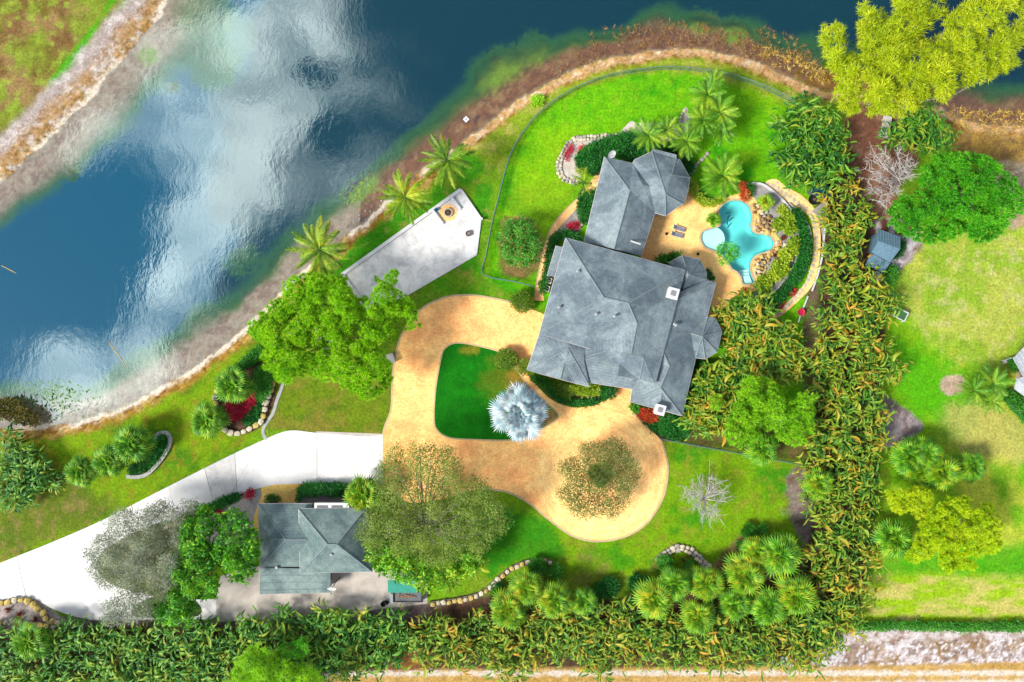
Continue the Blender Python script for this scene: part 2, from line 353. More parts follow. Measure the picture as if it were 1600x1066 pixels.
M['stone_g'] = m_plain('grey_fieldstone', C(196, 188, 180), .3, 1.2, .9, 5, .6)
M['mortar'] = m_plain('wall_core', C(140, 128, 112), .25, 2, .95)
M['teal'] = m_plain('teal_tarp', C(45, 175, 150), .2, 1, .6)
M['dark_teal'] = m_plain('dark_teal_roof', C(25, 85, 95), .2, 1, .5)
M['red'] = m_plain('red_plastic', C(225, 40, 85), .12, 3, .4)
M['sling'] = m_plain('grey_sling', C(150, 150, 165), .1, 5, .8)
M['wood'] = m_plain('weathered_wood', C(165, 130, 100), .3, 2, .9)
M['rust'] = m_plain('rusty_steel', C(125, 98, 92), .3, 4, .8)
M['blue_roof'] = m_metal_roof('blue_metal_roof', C(128, 170, 195), 0)
M['white_roof'] = m_metal_roof('white_metal_roof', C(225, 232, 242), 0)
M['lawn_deep'] = None

M['pine'] = m_leaf('pine_needles', [C(50, 115, 5), C(105, 180, 8), C(150, 215, 12), C(190, 235, 30)], gain=2.0)
M['apine'] = m_leaf('casuarina_needles', [C(95, 135, 10), C(155, 185, 10), C(195, 212, 20), C(225, 228, 55)], gain=2.0)
M['lime'] = m_leaf('lime_leaves', [C(70, 150, 10), C(130, 205, 20), C(165, 230, 30), C(205, 245, 50)])
M['chart'] = m_leaf('chartreuse_leaves', [C(120, 180, 0), C(185, 225, 5), C(215, 238, 10), C(238, 248, 45)])
M['emer'] = m_leaf('emerald_leaves', [C(20, 100, 8), C(60, 168, 16), C(110, 205, 28), C(165, 228, 60)], gain=1.9)
M['schef'] = m_leaf('umbrella_leaves', [C(15, 85, 8), C(55, 150, 14), C(120, 200, 20), C(205, 230, 45)], .3)
M['oak'] = m_leaf('oak_leaves', [C(70, 92, 38), C(105, 132, 46), C(128, 160, 50), C(175, 188, 100)])
M['oakb'] = m_leaf('brownish_leaves', [C(85, 80, 40), C(120, 125, 55), C(110, 145, 60), C(165, 135, 75)])
M['olive'] = m_leaf('silver_olive_leaves', [C(100, 115, 85), C(140, 150, 120), C(170, 178, 155), C(205, 210, 195)])
M['hedge'] = m_leaf('dark_hedge_leaves', [C(5, 60, 15), C(15, 95, 25), C(30, 130, 35), C(70, 165, 50)])
M['hedge2'] = m_leaf('mid_hedge_leaves', [C(20, 90, 15), C(45, 130, 25), C(75, 165, 40), C(120, 195, 60)])
M['shrub_y'] = m_leaf('yellow_green_leaves', [C(90, 135, 20), C(140, 180, 25), C(180, 210, 40), C(225, 230, 80)])
M['topiary'] = m_leaf('boxwood_leaves', [C(55, 95, 12), C(85, 130, 18), C(115, 155, 28), C(150, 180, 50)])
M['paradise'] = m_leaf('paradise_leaves', [C(14, 66, 14), C(40, 108, 16), C(85, 145, 20), C(130, 170, 26), C(170, 172, 38), C(212, 160, 42)], .25, gain=1.55)
M['paradise_g'] = m_leaf('paradise_leaves_green', [C(10, 66, 16), C(32, 108, 20), C(68, 142, 24), C(115, 172, 32), C(185, 185, 50)], .25, gain=1.5)
M['coco'] = m_leaf('coconut_leaflets', [C(28, 72, 4), C(75, 128, 6), C(130, 172, 10), C(215, 205, 25)], .25, gain=1.7)
M['palm_g'] = m_leaf('palm_leaflets', [C(22, 85, 10), C(65, 140, 15), C(120, 180, 25), C(200, 215, 50)], .25, gain=1.6)
M['fan'] = m_leaf('fan_palm_leaves', [C(30, 100, 8), C(80, 155, 14), C(130, 192, 26), C(195, 218, 60)], .3, gain=1.7)
M['fan_y'] = m_leaf('fan_palm_leaves_yellowish', [C(45, 110, 8), C(105, 170, 14), C(155, 200, 26), C(225, 205, 45)], .3, gain=1.7)
M['silver'] = m_leaf('silver_palm_leaves', [C(120, 160, 175), C(165, 198, 208), C(205, 222, 226), C(240, 244, 245)], .2, gain=1.9)
M['agave'] = m_leaf('dark_red_leaves', [C(60, 20, 25), C(115, 35, 35), C(150, 60, 45), C(190, 110, 60)])
M['flower'] = m_leaf('red_flowers', [C(150, 15, 35), C(205, 20, 60), C(225, 40, 75), C(235, 90, 95)])
M['orange'] = m_leaf('orange_croton', [C(150, 40, 20), C(215, 70, 30), C(235, 110, 60), C(190, 140, 40)])
M['dry'] = m_leaf('dry_reeds', [C(110, 75, 50), C(150, 105, 65), C(180, 140, 75), C(210, 180, 110)], .2)
M['dry2'] = m_leaf('golden_dry_grass', [C(140, 100, 40), C(185, 145, 50), C(210, 175, 75), C(235, 210, 130)], .2)
M['brownbush'] = m_leaf('brown_bush_leaves', [C(70, 60, 25), C(105, 80, 30), C(95, 110, 35), C(150, 120, 50)])
M['lily'] = m_leaf('water_plant_leaves', [C(40, 90, 40), C(80, 130, 50), C(60, 110, 45)], .1)

# ------------------------------------------------------------------ ground sheet (land, shore and lake bed) and the lake
def px2(pts): return np.array([[(p[0]-800)*.1, (533-p[1])*.1] for p in pts])
def axis(a, b, step, far):
    fine = np.arange(a, b+1e-6, step); s = [15, 40, 90, 200, 450, 1000, far]
    return np.concatenate([[a-k for k in reversed(s)], fine, [b+k for k in s]])
GX, GY = axis(-84, 84, .3, 2400), axis(-57, 57, .3, 2400)
XX, YY = np.meshgrid(GX, GY); GP = np.stack([XX.ravel(), YY.ravel()], 1)
SHORE_R = [(-400, 640), (-60, 668), (30, 668), (80, 664), (135, 655), (200, 632), (255, 603), (300, 575), (345, 543), (390, 505), (432, 462), (470, 425), (520, 385), (570, 345), (620, 298), (665, 262), (700, 238),
           (728, 216), (760, 195), (800, 163), (840, 138), (890, 112), (940, 94), (1000, 82), (1060, 74), (1120, 80), (1180, 94), (1230, 118), (1290, 140), (1350, 145), (1420, 150), (1480, 172), (1530, 190), (1600, 196), (1700, 200), (2000, 190), (3200, 100)]
SHORE_L = [(-1200, 1200), (-500, 700), (-120, 372), (-50, 318), (0, 280), (30, 256), (62, 226), (92, 196), (122, 164), (142, 146), (166, 116), (192, 86), (215, 60), (240, 34), (256, 0), (275, -40), (330, -120), (500, -400), (900, -1200)]
lake_poly = px2(smooth(SHORE_R, 4, False)+[(3200, -2500), (900, -2500)]+list(reversed(smooth(SHORE_L, 4, False)))+[(-1500, 900), (-900, 640)])
lwarp = (fbm(GP, .5, 3)-.5)*1.6+(fbm(GP, 1.6, 5, 2)-.5)*.5
LD = sdf(lake_poly, GP)+lwarp*.7                     # + inside the lake, metres from the waterline
WATER_Z = -.45
LEFT = sdf(px2([(-600, 1200), (-600, -600), (420, -600), (330, 40), (260, 150), (120, 280), (0, 400), (-200, 620)]), GP) > 0
# shelf width varies along the bank
shelf = np.where(LEFT, 5.5, 5.0)+(fbm(GP, .12, 9, 2)-.5)*4
shelf = shelf*np.where((GP[:, 0] > -5) & (GP[:, 1] > 30), 1.0, 1.0)
depth = np.where(LD > 0, .06*LD+2.6*sstep(LD, shelf*.75, shelf*1.9), 0)
Z = np.where(LD > 0, WATER_Z-.02-depth, np.clip(WATER_Z-LD*.22, WATER_Z, 0))
Z[LD < -3] = 0
def dq(r): return np.hypot(GP[:, 0], GP[:, 1])
colr = np.zeros((len(GP), 3)); rough = np.ones(len(GP))
def c3(*a): return np.array(C(*a)[:3])
def lay(mask, col):
    global colr
    colr += (np.asarray(col)-colr)*np.clip(mask, 0, 1)[:, None]
def region(pts, soft=.5, warp=1.0, sm=True, seed=1, grow=0.0):
    """soft mask of a traced patch with a frayed edge"""
    poly = px2(smooth(pts, 4) if sm else pts); lo, hi = poly.min(0)-4, poly.max(0)+4
    idx = np.where((GP[:, 0] > lo[0]) & (GP[:, 0] < hi[0]) & (GP[:, 1] > lo[1]) & (GP[:, 1] < hi[1]))[0]
    m = np.zeros(len(GP)); P = GP[idx]
    m[idx] = sstep(sdf(poly, P)+grow+(fbm(P, .7, seed)-.5)*2*warp, -soft, soft); return m
n_a, n_b, n_c, n_d = fbm(GP, .09, 21), fbm(GP, .3, 33), fbm(GP, .9, 41), fbm(GP, 2.2, 55, 3)
# lawn everywhere first: green with straw-coloured patches
lay(np.ones(len(GP)), c3(125, 180, 22)); lay(sstep(n_a, 0.41, 0.68), c3(140, 165, 38)); lay(sstep(n_b, 0.44, 0.71)*.7, c3(88, 150, 16)); lay(sstep(n_c, 0.54, 0.81)*.5, c3(165, 165, 62))
# the fenced back lawn, vivid
m = region([(755, 432), (765, 385), (780, 315), (795, 255), (830, 195), (880, 155), (950, 128), (1040, 113), (1120, 122), (1200, 148), (1250, 175), (1300, 250), (1300, 700), (1000, 480), (850, 480)], .4, .1)
lay(m, c3(112, 200, 8)); lay(m*sstep(n_b, 0.44, 0.71), c3(62, 172, 8)); lay(m*sstep(n_a, 0.49, 0.77)*.8, c3(150, 208, 15)); lay(m*sstep(n_c, 0.55, 0.82)*.45, c3(170, 205, 40))
m = region([(800, 300), (870, 290), (905, 320), (880, 360), (830, 420), (790, 400)], 1.2, 1.2, seed=3)*.5; lay(m, c3(150, 185, 30))
# strip outside the fence: drier
m = region([(735, 235), (800, 175), (870, 130), (950, 105), (1060, 90), (1160, 105), (1240, 140), (1290, 175), (1240, 170), (1150, 128), (1050, 108), (950, 122), (870, 152), (810, 210), (770, 300), (750, 380), (735, 300)], .7, .6, seed=4)
lay(m, c3(150, 182, 40)); lay(m*sstep(n_c, 0.43, 0.70), c3(185, 190, 85)); lay(m*sstep(n_b, 0.46, 0.73)*.7, c3(110, 170, 20))
# around the white pad
m = region([(560, 350), (640, 290), (735, 240), (770, 300), (750, 430), (850, 470), (700, 470), (640, 470), (500, 420)], .8, .6, seed=5); lay(m, c3(70, 160, 14)); lay(m*sstep(n_b, 0.44, 0.71), c3(120, 170, 28)); lay(m*sstep(n_c, 0.54, 0.81)*.6, c3(185, 165, 80))
# lake-side lawn, lower left
m = region([(0, 690), (120, 670), (260, 620), (400, 520), (430, 480), (480, 520), (420, 660), (300, 740), (150, 820), (0, 880)], .8, .5, seed=6)
lay(m, c3(132, 175, 12)); lay(m*sstep(n_b, 0.45, 0.72), c3(88, 145, 12)); lay(m*sstep(n_c, 0.51, 0.78)*.8, c3(160, 150, 40))
m = region([(0, 720), (70, 720), (150, 770), (180, 800), (60, 850), (0, 870)], 1.5, 1.5, seed=7)*.75; lay(m, c3(105, 120, 32)); lay(m*sstep(n_c, 0.44, 0.71), c3(150, 140, 75))
# lawn between the pine and the drive
m = region([(430, 600), (600, 600), (608, 650), (595, 682), (440, 672), (420, 660)], .6, .4, seed=8); lay(m, c3(122, 152, 24)); lay(m*sstep(n_b, 0.41, 0.68)*.8, c3(150, 140, 55)); lay(m*sstep(n_c, 0.49, 0.77)*.6, c3(80, 130, 16))
# front lawn right of the turning circle
m = region([(760, 790), (860, 820), (1000, 840), (1050, 720), (1040, 690), (1260, 725), (1260, 860), (1130, 890), (1000, 900), (880, 890), (760, 900)], .7, .4, seed=9)
lay(m, c3(128, 180, 14)); lay(m*sstep(n_b, 0.45, 0.72), c3(80, 160, 12)); lay(m*sstep(n_c, 0.48, 0.75)*.7, c3(150, 160, 45))
m = region([(760, 800), (850, 815), (880, 870), (800, 880), (760, 900)], 1.0, .8, seed=10); lay(m*.8, c3(40, 150, 14))
# neighbour's lawn on the right: straw and green
m = region([(1400, 380), (1620, 340), (1700, 700), (1700, 980), (1330, 980), (1390, 800), (1390, 600)], .6, .5, seed=12)
lay(m, c3(135, 195, 18)); lay(m*sstep(n_a, 0.37, 0.64), c3(190, 208, 62)); lay(m*sstep(n_b, 0.46, 0.73)*.8, c3(110, 190, 12))
mm = region([(1420, 400), (1600, 370), (1600, 560), (1520, 560), (1460, 530), (1410, 470)], 2.0, 2.2, seed=13); lay(mm*.85, c3(196, 205, 88)); lay(mm*sstep(n_b, 0.41, 0.68)*.75, c3(140, 190, 30)); lay(mm*sstep(n_c, 0.49, 0.77)*.6, c3(218, 214, 140))
mm = region([(1400, 530), (1470, 560), (1540, 620), (1500, 690), (1430, 640), (1395, 600)], 1.5, 1.5, seed=14); lay(mm*.8, c3(88, 190, 8))
mm = region([(1480, 640), (1540, 630), (1600, 660), (1600, 720), (1500, 700)], 1.5, 1.5, seed=15); lay(mm*.7, c3(205, 195, 110))
mm = region([(1360, 880), (1600, 850), (1600, 910), (1400, 915)], 1.2, .8, seed=16); lay(mm*.8, c3(75, 180, 10))
mm = region([(1340, 905), (1600, 905), (1600, 972), (1340, 972)], 1.0, .6, seed=17); lay(mm*.8, c3(170, 210, 25)); lay(mm*sstep(fbm(GP*np.array([.5, 1.6]), .5, 71, 5), .4, .72)*.85, c3(222, 208, 120))
# left bank of the lake
m = region([(-100, 300), (0, 250), (60, 190), (90, 130), (140, 80), (190, 0), (200, -60), (-100, -60)], .8, .8, seed=18)
lay(m, c3(140, 160, 48)); lay(m*sstep(n_b, 0.42, 0.69), c3(165, 135, 85)); lay(m*sstep(fbm(GP, .3, 61, 5), .44, .72)*.75, c3(118, 85, 40)); lay(m*sstep(n_c, 0.48, 0.75)*.8, c3(160, 190, 60))
m = region([(-20, 268), (0, 235), (45, 185), (75, 145), (85, 115), (125, 65), (160, 20), (175, -20), (195, -20), (150, 45), (125, 95), (90, 130), (75, 160), (25, 210), (0, 245)], .5, .5, seed=19); lay(m, c3(85, 180, 10))
# bare earth and mulch
def bare(pts, col, col2, soft=.6, warp=.8, seed=30, f=1.0):
    m = region(pts, soft, warp, seed=seed)*f; lay(m, c3(*col)); lay(m*sstep(n_c, 0.41, 0.68), c3(*col2))
bare([(1325, 165), (1350, 160), (1400, 175), (1440, 230), (1400, 300), (1400, 360), (1340, 330), (1325, 280)], (125, 85, 65), (158, 120, 95), seed=31)
bare([(1350, 345), (1420, 350), (1440, 380), (1400, 430), (1350, 440)], (110, 70, 55), (215, 205, 205), seed=32)
bare([(1388, 375), (1435, 370), (1425, 390), (1405, 425), (1388, 420)], (225, 218, 222), (160, 150, 150), .4, .4, seed=33)
bare([(1380, 625), (1400, 630), (1440, 660), (1435, 675), (1390, 700), (1370, 700)], (135, 120, 118), (175, 165, 165), .3, .3, seed=34)
bare([(1470, 595), (1480, 588), (1505, 590), (1505, 612), (1485, 618), (1472, 610)], (200, 175, 150), (215, 190, 165), .2, .15, seed=35)
bare([(1560, 250), (1600, 245), (1600, 350), (1570, 345), (1555, 300)], (200, 175, 130), (225, 205, 175), seed=36)
bare([(1460, 200), (1600, 195), (1600, 250), (1500, 240)], (190, 155, 75), (150, 120, 70), seed=37)
bare([(1230, 745), (1270, 735), (1275, 850), (1250, 845), (1235, 800)], (160, 145, 135), (130, 110, 90), seed=38)
bare([(1256, 480), (1282, 460), (1276, 700), (1262, 720)], (125, 105, 85), (110, 130, 45), .5, .4, seed=39)
bare([(1110, 660), (1180, 660), (1265, 700), (1262, 722), (1180, 706), (1060, 690)], (120, 110, 60), (95, 125, 35), .6, .5, seed=40)
bare([(0, 985), (110, 965), (340, 970), (560, 952), (690, 945), (700, 975), (0, 1000)], (125, 108, 105), (165, 150, 145), .4, .4, seed=41)
bare([(0, 940), (45, 932), (90, 960), (112, 985), (0, 1000)], (205, 192, 185), (185, 172, 168), .3, .2, seed=42)
bare([(690, 948), (780, 928), (880, 922), (960, 938), (1000, 925), (1060, 895), (1110, 895), (1130, 905), (1180, 870), (1260, 870), (1270, 1000), (700, 1000)], (125, 95, 75), (95, 75, 55), .6, .5, seed=43)
bare([(920, 850), (965, 905), (1010, 890), (1040, 860), (1015, 915), (985, 930), (900, 915)], (120, 110, 55), (150, 125, 95), .8, .6, seed=44, f=.25)
bare([(1110, 890), (1135, 860), (1175, 825), (1185, 830), (1150, 885), (1125, 905)], (150, 120, 85), (130, 120, 60), .5, .4, seed=45)
bare([(785, 345), (800, 340), (835, 345), (850, 400), (830, 432), (790, 430), (778, 405)], (130, 95, 65), (165, 130, 85), .5, .5, seed=46, f=.8)
bare([(1278, 280), (1340, 270), (1378, 460), (1376, 600), (1362, 850), (1325, 985), (1250, 1000), (1270, 800), (1282, 500)], (100, 75, 60), (75, 60, 45), .5, .4, seed=47)
bare([(0, 990), (700, 975), (1280, 985), (1340, 985), (1300, 1020), (1000, 1050), (0, 1056)], (100, 78, 58), (75, 65, 45), .5, .4, seed=48)
# the sandy verge and track along the bottom
bare([(1330, 985), (1620, 980), (1700, 1000), (1700, 1045), (1230, 1048), (1290, 1015)], (236, 226, 224), (175, 150, 130), .4, .5, seed=49)
mm = region([(1300, 1010), (1700, 995), (1700, 1045), (1230, 1046)], .5, .5, seed=50); lay(mm*sstep(n_d, .5, .6)*.8, c3(140, 115, 100)); lay(mm*sstep(fbm(GP, .35, 77), .54, .66)*.7, c3(165, 130, 75)); lay(mm*sstep(vnoise(GP, 3.0, 5), .66, .8), c3(250, 248, 250))
bare([(480, 1062), (700, 1046), (1300, 1042), (1800, 1038), (1800, 1130), (400, 1130)], (205, 165, 85), (222, 185, 110), .4, .2, seed=51)
bare([(620, 1000), (650, 1000), (660, 1030), (640, 1048), (560, 1052), (600, 1030)], (165, 110, 60), (140, 95, 55), .5, .4, seed=52)
for ln, wdt in (([(500, 1054), (700, 1052), (1000, 1052), (1300, 1052), (1750, 1052)], .6), ([(900, 1076), (1300, 1073), (1700, 1066)], 1.0)):
    d = ldist(px2(ln), GP)+(n_c-.5)*1.0; lay(sstep(d, wdt, wdt*.3)*.85, c3(250, 240, 225))
# shore: straw, white sand line, wet sediment, algae, then the drop-off
dl = -LD; ro = np.zeros(len(GP))
edge = sstep(dl, 2.6+(n_b-.5)*3, 1.0)
nearfence = ((GP[:, 0] > -8) & (GP[:, 1] > 30)).astype(float)
lay(edge*(1-.5*nearfence), c3(190, 145, 55)); lay(edge*sstep(n_d, .46, .6), c3(150, 105, 45)); lay(edge*sstep(n_c, .52, .68)*.7, c3(222, 195, 120))
lm = edge*LEFT; lay(sstep(dl, 6.2, 4.5)*LEFT*sstep(dl, 0, 1), c3(190, 178, 172)); lay(sstep(dl, 4.0+(n_b-.5)*4, 1.6)*LEFT*.85, c3(200, 160, 95)); lay(sstep(dl, 4.5, 1.0)*LEFT*sstep(n_c, .42, .68)*.7, c3(222, 198, 160)); lay(sstep(dl, 6.2, 4.8)*LEFT*sstep(n_c, .44, .7)*.8, c3(230, 222, 215)); lay(sstep(dl, 5.0, 3.0)*LEFT*sstep(n_d, .44, .72)*.7, c3(150, 110, 60))
sand = sstep(np.abs(dl-.25+(n_d-.5)*1.0), .75, .15); lay(sand*sstep(fbm(GP, .14, 91), .38, .5)*(1-nearfence), c3(250, 238, 215)); tan = sstep(np.abs(dl-.6+(n_d-.5)*1.6), 1.1, .3)*nearfence; lay(tan, c3(226, 182, 125)); lay(tan*sstep(n_d, .5, .66), c3(245, 220, 180)); lay(tan*sstep(n_c, .52, .66)*.7, c3(190, 140, 80))
w = LD > 0
inl = sstep(LD, 0, .5)
lay(inl, c3(205, 180, 150)); lay(inl*sstep(n_c, .48, .62)*.8, c3(178, 140, 112)); lay(inl*sstep(n_d, .5, .62)*.6, c3(228, 205, 180))
rt = ((GP[:, 0] > -24) & (~LEFT)).astype(float)
lay(inl*rt, c3(176, 118, 68)); lay(inl*rt*sstep(n_d, .42, .66)*.8, c3(138, 92, 48)); lay(inl*rt*sstep(n_c, .5, .7)*.6, c3(212, 165, 110))
alg = sstep(LD, shelf*.55, shelf*.95)*(~LEFT)*sstep(fbm(GP, .1, 93), .36, .52)
lay(alg, c3(112, 150, 15)); lay(alg*sstep(n_b, .5, .65)*.7, c3(70, 110, 30))
for (x, y, r) in ((555, 300, 2.6), (575, 285, 2.2), (110, 270, 1.6), (560, 292, 2.0), (230, 85, 2.0), (270, 135, 1.2), (345, 60, 9.0), (330, 110, 6.0), (315, 20, 6.0), (365, 415, 3.0), (385, 400, 3.0), (760, 110, 4.5), (790, 95, 4.0), (830, 70, 4.0), (1150, 45, 3.0), (1100, 30, 3.0)):
    q = W(x, y); d = np.hypot(GP[:, 0]-q.x, GP[:, 1]-q.y)+(n_d-.5)*2.5; mk = sstep(d, r, r*.4)*w; lay(mk*(.9 if r < 5 else .6), c3(150, 185, 20) if r < 5 else c3(120, 165, 90)); depth = np.where(w, depth*(1-mk*(.75 if r < 3 else .6)), depth)
rough[w] = .55
far = np.maximum(np.abs(GP[:, 0])-84, np.abs(GP[:, 1])-57) > 0
# hollow for the swimming pool under its deck
pool_px = smooth([(1122, 329), (1126, 322), (1135, 315), (1148, 312), (1161, 314), (1171, 322), (1175, 333), (1176, 343), (1174, 352), (1177, 361), (1186, 365), (1197, 365), (1206, 371), (1210, 380), (1207, 389),
           (1197, 395), (1184, 399), (1176, 406), (1173, 417), (1175, 429), (1179, 442), (1161, 445), (1157, 434), (1150, 425), (1143, 421), (1134, 407), (1122, 396), (1110, 391), (1100, 386), (1094, 374), (1097, 362), (1110, 357), (1124, 352), (1124, 341)], 4)
Z[sdf(px2(pool_px), GP) > -.35] = -2.2
nx, ny = len(GX), len(GY); ii = (np.arange(ny-1)[:, None]*nx+np.arange(nx-1)[None, :]).ravel()
me = np_mesh('ground', np.column_stack([GP, Z]), np.column_stack([ii, ii+1, ii+1+nx, ii+nx]), M['ground'])
me.attributes.new('Col', 'FLOAT_COLOR', 'POINT').data.foreach_set('color', np.column_stack([colr, np.ones(len(GP))]).astype(np.float32).ravel())
me.attributes.new('Rough', 'FLOAT', 'POINT').data.foreach_set('value', rough.astype(np.float32))
me.shade_smooth()
tag(link('ground', me), kind='structure')

# water sheet
sub_i = np.where((LD > -1.2).reshape(ny, nx))
keep = (LD > -1.2); cell = keep[ii] | keep[ii+1] | keep[ii+nx] | keep[ii+nx+1]
fc = np.column_stack([ii, ii+1, ii+1+nx, ii+nx])[cell]; used = np.unique(fc); remap = np.full(len(GP), -1); remap[used] = np.arange(len(used))
me = np_mesh('lake', np.column_stack([GP[used], np.full(len(used), WATER_Z)]), remap[fc], M['water'])
blue = sstep(fbm(GP, .05, 95)+(-(GP[:, 0]+44))*.03, .42, .6)
deepc = c3(0, 60, 66)*(1-blue[:, None])+c3(0, 92, 120)*blue[:, None]
midc = c3(62, 122, 50); tt = sstep(depth, .5, 2.2)[:, None]
bodyc = midc*(1-tt)+deepc*tt
opac = 1-np.exp(-np.maximum(depth-.15, 0)*1.9)
me.attributes.new('Col', 'FLOAT_COLOR', 'POINT').data.foreach_set('color', np.column_stack([bodyc, np.ones(len(GP))])[used].astype(np.float32).ravel())
me.attributes.new('Opac', 'FLOAT', 'POINT').data.foreach_set('value', opac[used].astype(np.float32))
tag(link('lake', me), kind='structure')

# ------------------------------------------------------------------ drives, paths, beds (flat setting)
def flat(name, pts, z0, z1, mat, holes=(), parent=None, sm=0):
    if sm: pts = smooth(pts, sm)
    o = MB().prism([W(*p) for p in pts], z0, z1, [[W(*p) for p in h] for h in holes]).build(name, M[mat] if isinstance(mat, str) else mat, parent)
    return o if parent is not None else tag(o, kind='structure')
def kerb(name, pts, w, z0, z1, mat='kerb', sm=4, closed=False, parent=None):
    q = smooth(pts, sm, closed) if sm else list(pts)
    if closed: q = q+[q[0]]
    o = MB().ribbon([W(*p) for p in q], w, z0, z1).build(name, M[mat], parent)
    return o if parent is not None else tag(o, kind='structure')

drive_top = [(598, 680), (602, 664), (611, 640), (613, 600), (617, 560), (628, 522), (649, 490), (688, 467), (730, 461), (775, 467), (815, 477), (832, 484)]
drive = smooth(drive_top, 5, False)+[(852, 492), (846, 520), (823, 580)]+smooth([(826, 588), (838, 602), (858, 622), (880, 633), (905, 637), (935, 631), (956, 617)], 4, False)+[(961, 600), (990, 608), (985, 630)]+smooth([(990, 646), (1008, 664), (1030, 684), (1041, 715), (1043, 745), (1034, 782), (1010, 818), (975, 839), (930, 846), (892, 836), (858, 812), (826, 786), (790, 768), (750, 764), (700, 778), (640, 785), (598, 760)], 5, False)
dv = flat('driveway', drive, -.2, .03, 'paver')
ring = flat('turning_circle', circ(938, 742, 101, 64), .031, .036, 'paver_ring')
kerb('kerb', drive_top, .28, -.1, .05, sm=5)
kerb('kerb', [(990, 646), (1008, 664), (1030, 684), (1041, 715), (1043, 745), (1034, 782), (1010, 818), (975, 839), (930, 846), (892, 836), (858, 812), (826, 786), (790, 768), (750, 764)], .3, -.1, .05, sm=5)
island = smooth([(690, 556), (697, 543), (712, 536), (740, 539), (781, 550), (793, 562), (808, 578), (822, 598), (845, 622), (866, 640), (872, 652), (858, 664), (835, 674), (812, 684), (790, 688), (740, 687), (702, 684), (683, 672), (678, 652), (681, 605)], 5)
ground_like = M['ground']
def grass_patch(name, pts, z, base, spots):
    """a raised patch of lawn with its own colours"""
    poly = px2(pts); lo, hi = poly.min(0), poly.max(0); xs = np.arange(lo[0], hi[0]+.4, .35); ys = np.arange(lo[1], hi[1]+.4, .35)
    bm = bmesh.new(); vs = [bm.verts.new((p[0], p[1], z)) for p in poly]; f = bm.faces.new(vs)
    for ax, arr in ((0, xs), (1, ys)):
        for t in arr[1:-1]:
            no = Vector((1, 0, 0)) if ax == 0 else Vector((0, 1, 0)); co = Vector((t, 0, 0)) if ax == 0 else Vector((0, t, 0))
            bmesh.ops.bisect_plane(bm, geom=bm.verts[:]+bm.edges[:]+bm.faces[:], plane_co=co, plane_no=no)
    bmesh.ops.triangulate(bm, faces=bm.faces)
    ex = bmesh.ops.extrude_edge_only(bm, edges=[e for e in bm.edges if e.is_boundary])
    for v in [q for q in ex['geom'] if isinstance(q, bmesh.types.BMVert)]: v.co.z = -.1
    me = bpy.data.meshes.new(name); bm.normal_update(); bm.to_mesh(me); bm.free(); me.materials.append(M['ground'])
    P = np.array([v.co[:2] for v in me.vertices]); cc = np.tile(c3(*base), (len(P), 1))
    for (x, y, r, c) in spots:
        q = W(x, y); mk = sstep(np.hypot(P[:, 0]-q.x, P[:, 1]-q.y)+(fbm(P, .8, 5)-.5)*3.5, r, r*.3)[:, None]; cc = cc+(c3(*c)-cc)*mk*.85
    n = fbm(P, .7, 8)[:, None]; cc = cc*(.7+.6*n)
    me.attributes.new('Col', 'FLOAT_COLOR', 'POINT').data.foreach_set('color', np.column_stack([cc, np.ones(len(P))]).astype(np.float32).ravel())
    me.attributes.new('Rough', 'FLOAT', 'POINT').data.foreach_set('value', np.full(len(P), .7, np.float32))
    return tag(link(name, me), kind='structure')
grass_patch('lawn_island', island, .06, (20, 132, 10), [(795, 580, 4.5, (120, 140, 30)), (812, 600, 3.5, (175, 140, 50)), (770, 605, 3, (100, 135, 25)), (735, 545, 1.6, (150, 150, 40)), (850, 645, 3, (150, 160, 45)), (862, 655, 2, (190, 150, 95))])
kerb('kerb', [(690, 556), (697, 543), (712, 536), (740, 539), (781, 550), (793, 562), (808, 578), (822, 598), (845, 622), (866, 640), (872, 652), (858, 664), (835, 674), (812, 684), (790, 688), (740, 687), (702, 684), (683, 672), (678, 652), (681, 605)], .22, -.1, .085, sm=5, closed=True)
# white concrete drive: separate slabs with open joints
up = smooth([(598, 680), (570, 682), (530, 679), (490, 676), (452, 673), (415, 686), (345, 719), (240, 772), (160, 813), (80, 848), (0, 880), (-80, 915)], 4, False)
lo_ = smooth([(598, 756), (545, 753), (495, 755), (450, 758), (405, 763), (370, 773), (333, 786), (290, 802), (262, 825), (252, 870), (250, 915), (290, 935), (338, 936)], 4, False)
lo2 = smooth([(338, 958), (333, 966), (300, 968), (215, 968), (160, 970), (112, 962), (76, 948), (48, 934), (0, 938), (-80, 945)], 4, False)
con = flat('concrete_driveway', [(597, 678), (597, 757), (494, 757), (494, 674)], -.2, .012, 'court')
def clip(poly, a, b):
    """keep the side of the line a-b that lies to its left (photo axes)"""
    outp = []; n = len(poly); s = lambda p: (b[0]-a[0])*(p[1]-a[1])-(b[1]-a[1])*(p[0]-a[0])
    for i in range(n):
        p, q = poly[i], poly[(i+1) % n]; sp, sq = s(p), s(q)
        if sp >= 0: outp.append(p)
        if sp*sq < 0: t = sp/(sp-sq); outp.append((p[0]+(q[0]-p[0])*t, p[1]+(q[1]-p[1])*t))
    return outp
full = [p for p in up]+list(reversed(lo2))+[(338, 940)]+list(reversed(lo_))
full = [p for i, p in enumerate(full) if i == 0 or math.dist(p, full[i-1]) > .3]
cuts = [((495.5, 660), (495.5, 800)), ((318, 700), (345, 800)), ((372, 690), (352, 790)), ((24, 850), (60, 960))]
cuts = [((495.5, 660), (495.5, 800)), ((366, 690), (372, 790)), ((316, 720), (338, 800))]
def cutpoly(poly, a, b): return clip(poly, a, b), clip(poly, b, a)
def off(a, b, d): L = math.dist(a, b); nx_, ny_ = -(b[1]-a[1])/L*d, (b[0]-a[0])/L*d; return (a[0]+nx_, a[1]+ny_), (b[0]+nx_, b[1]+ny_)
rest = full; parts_ = []
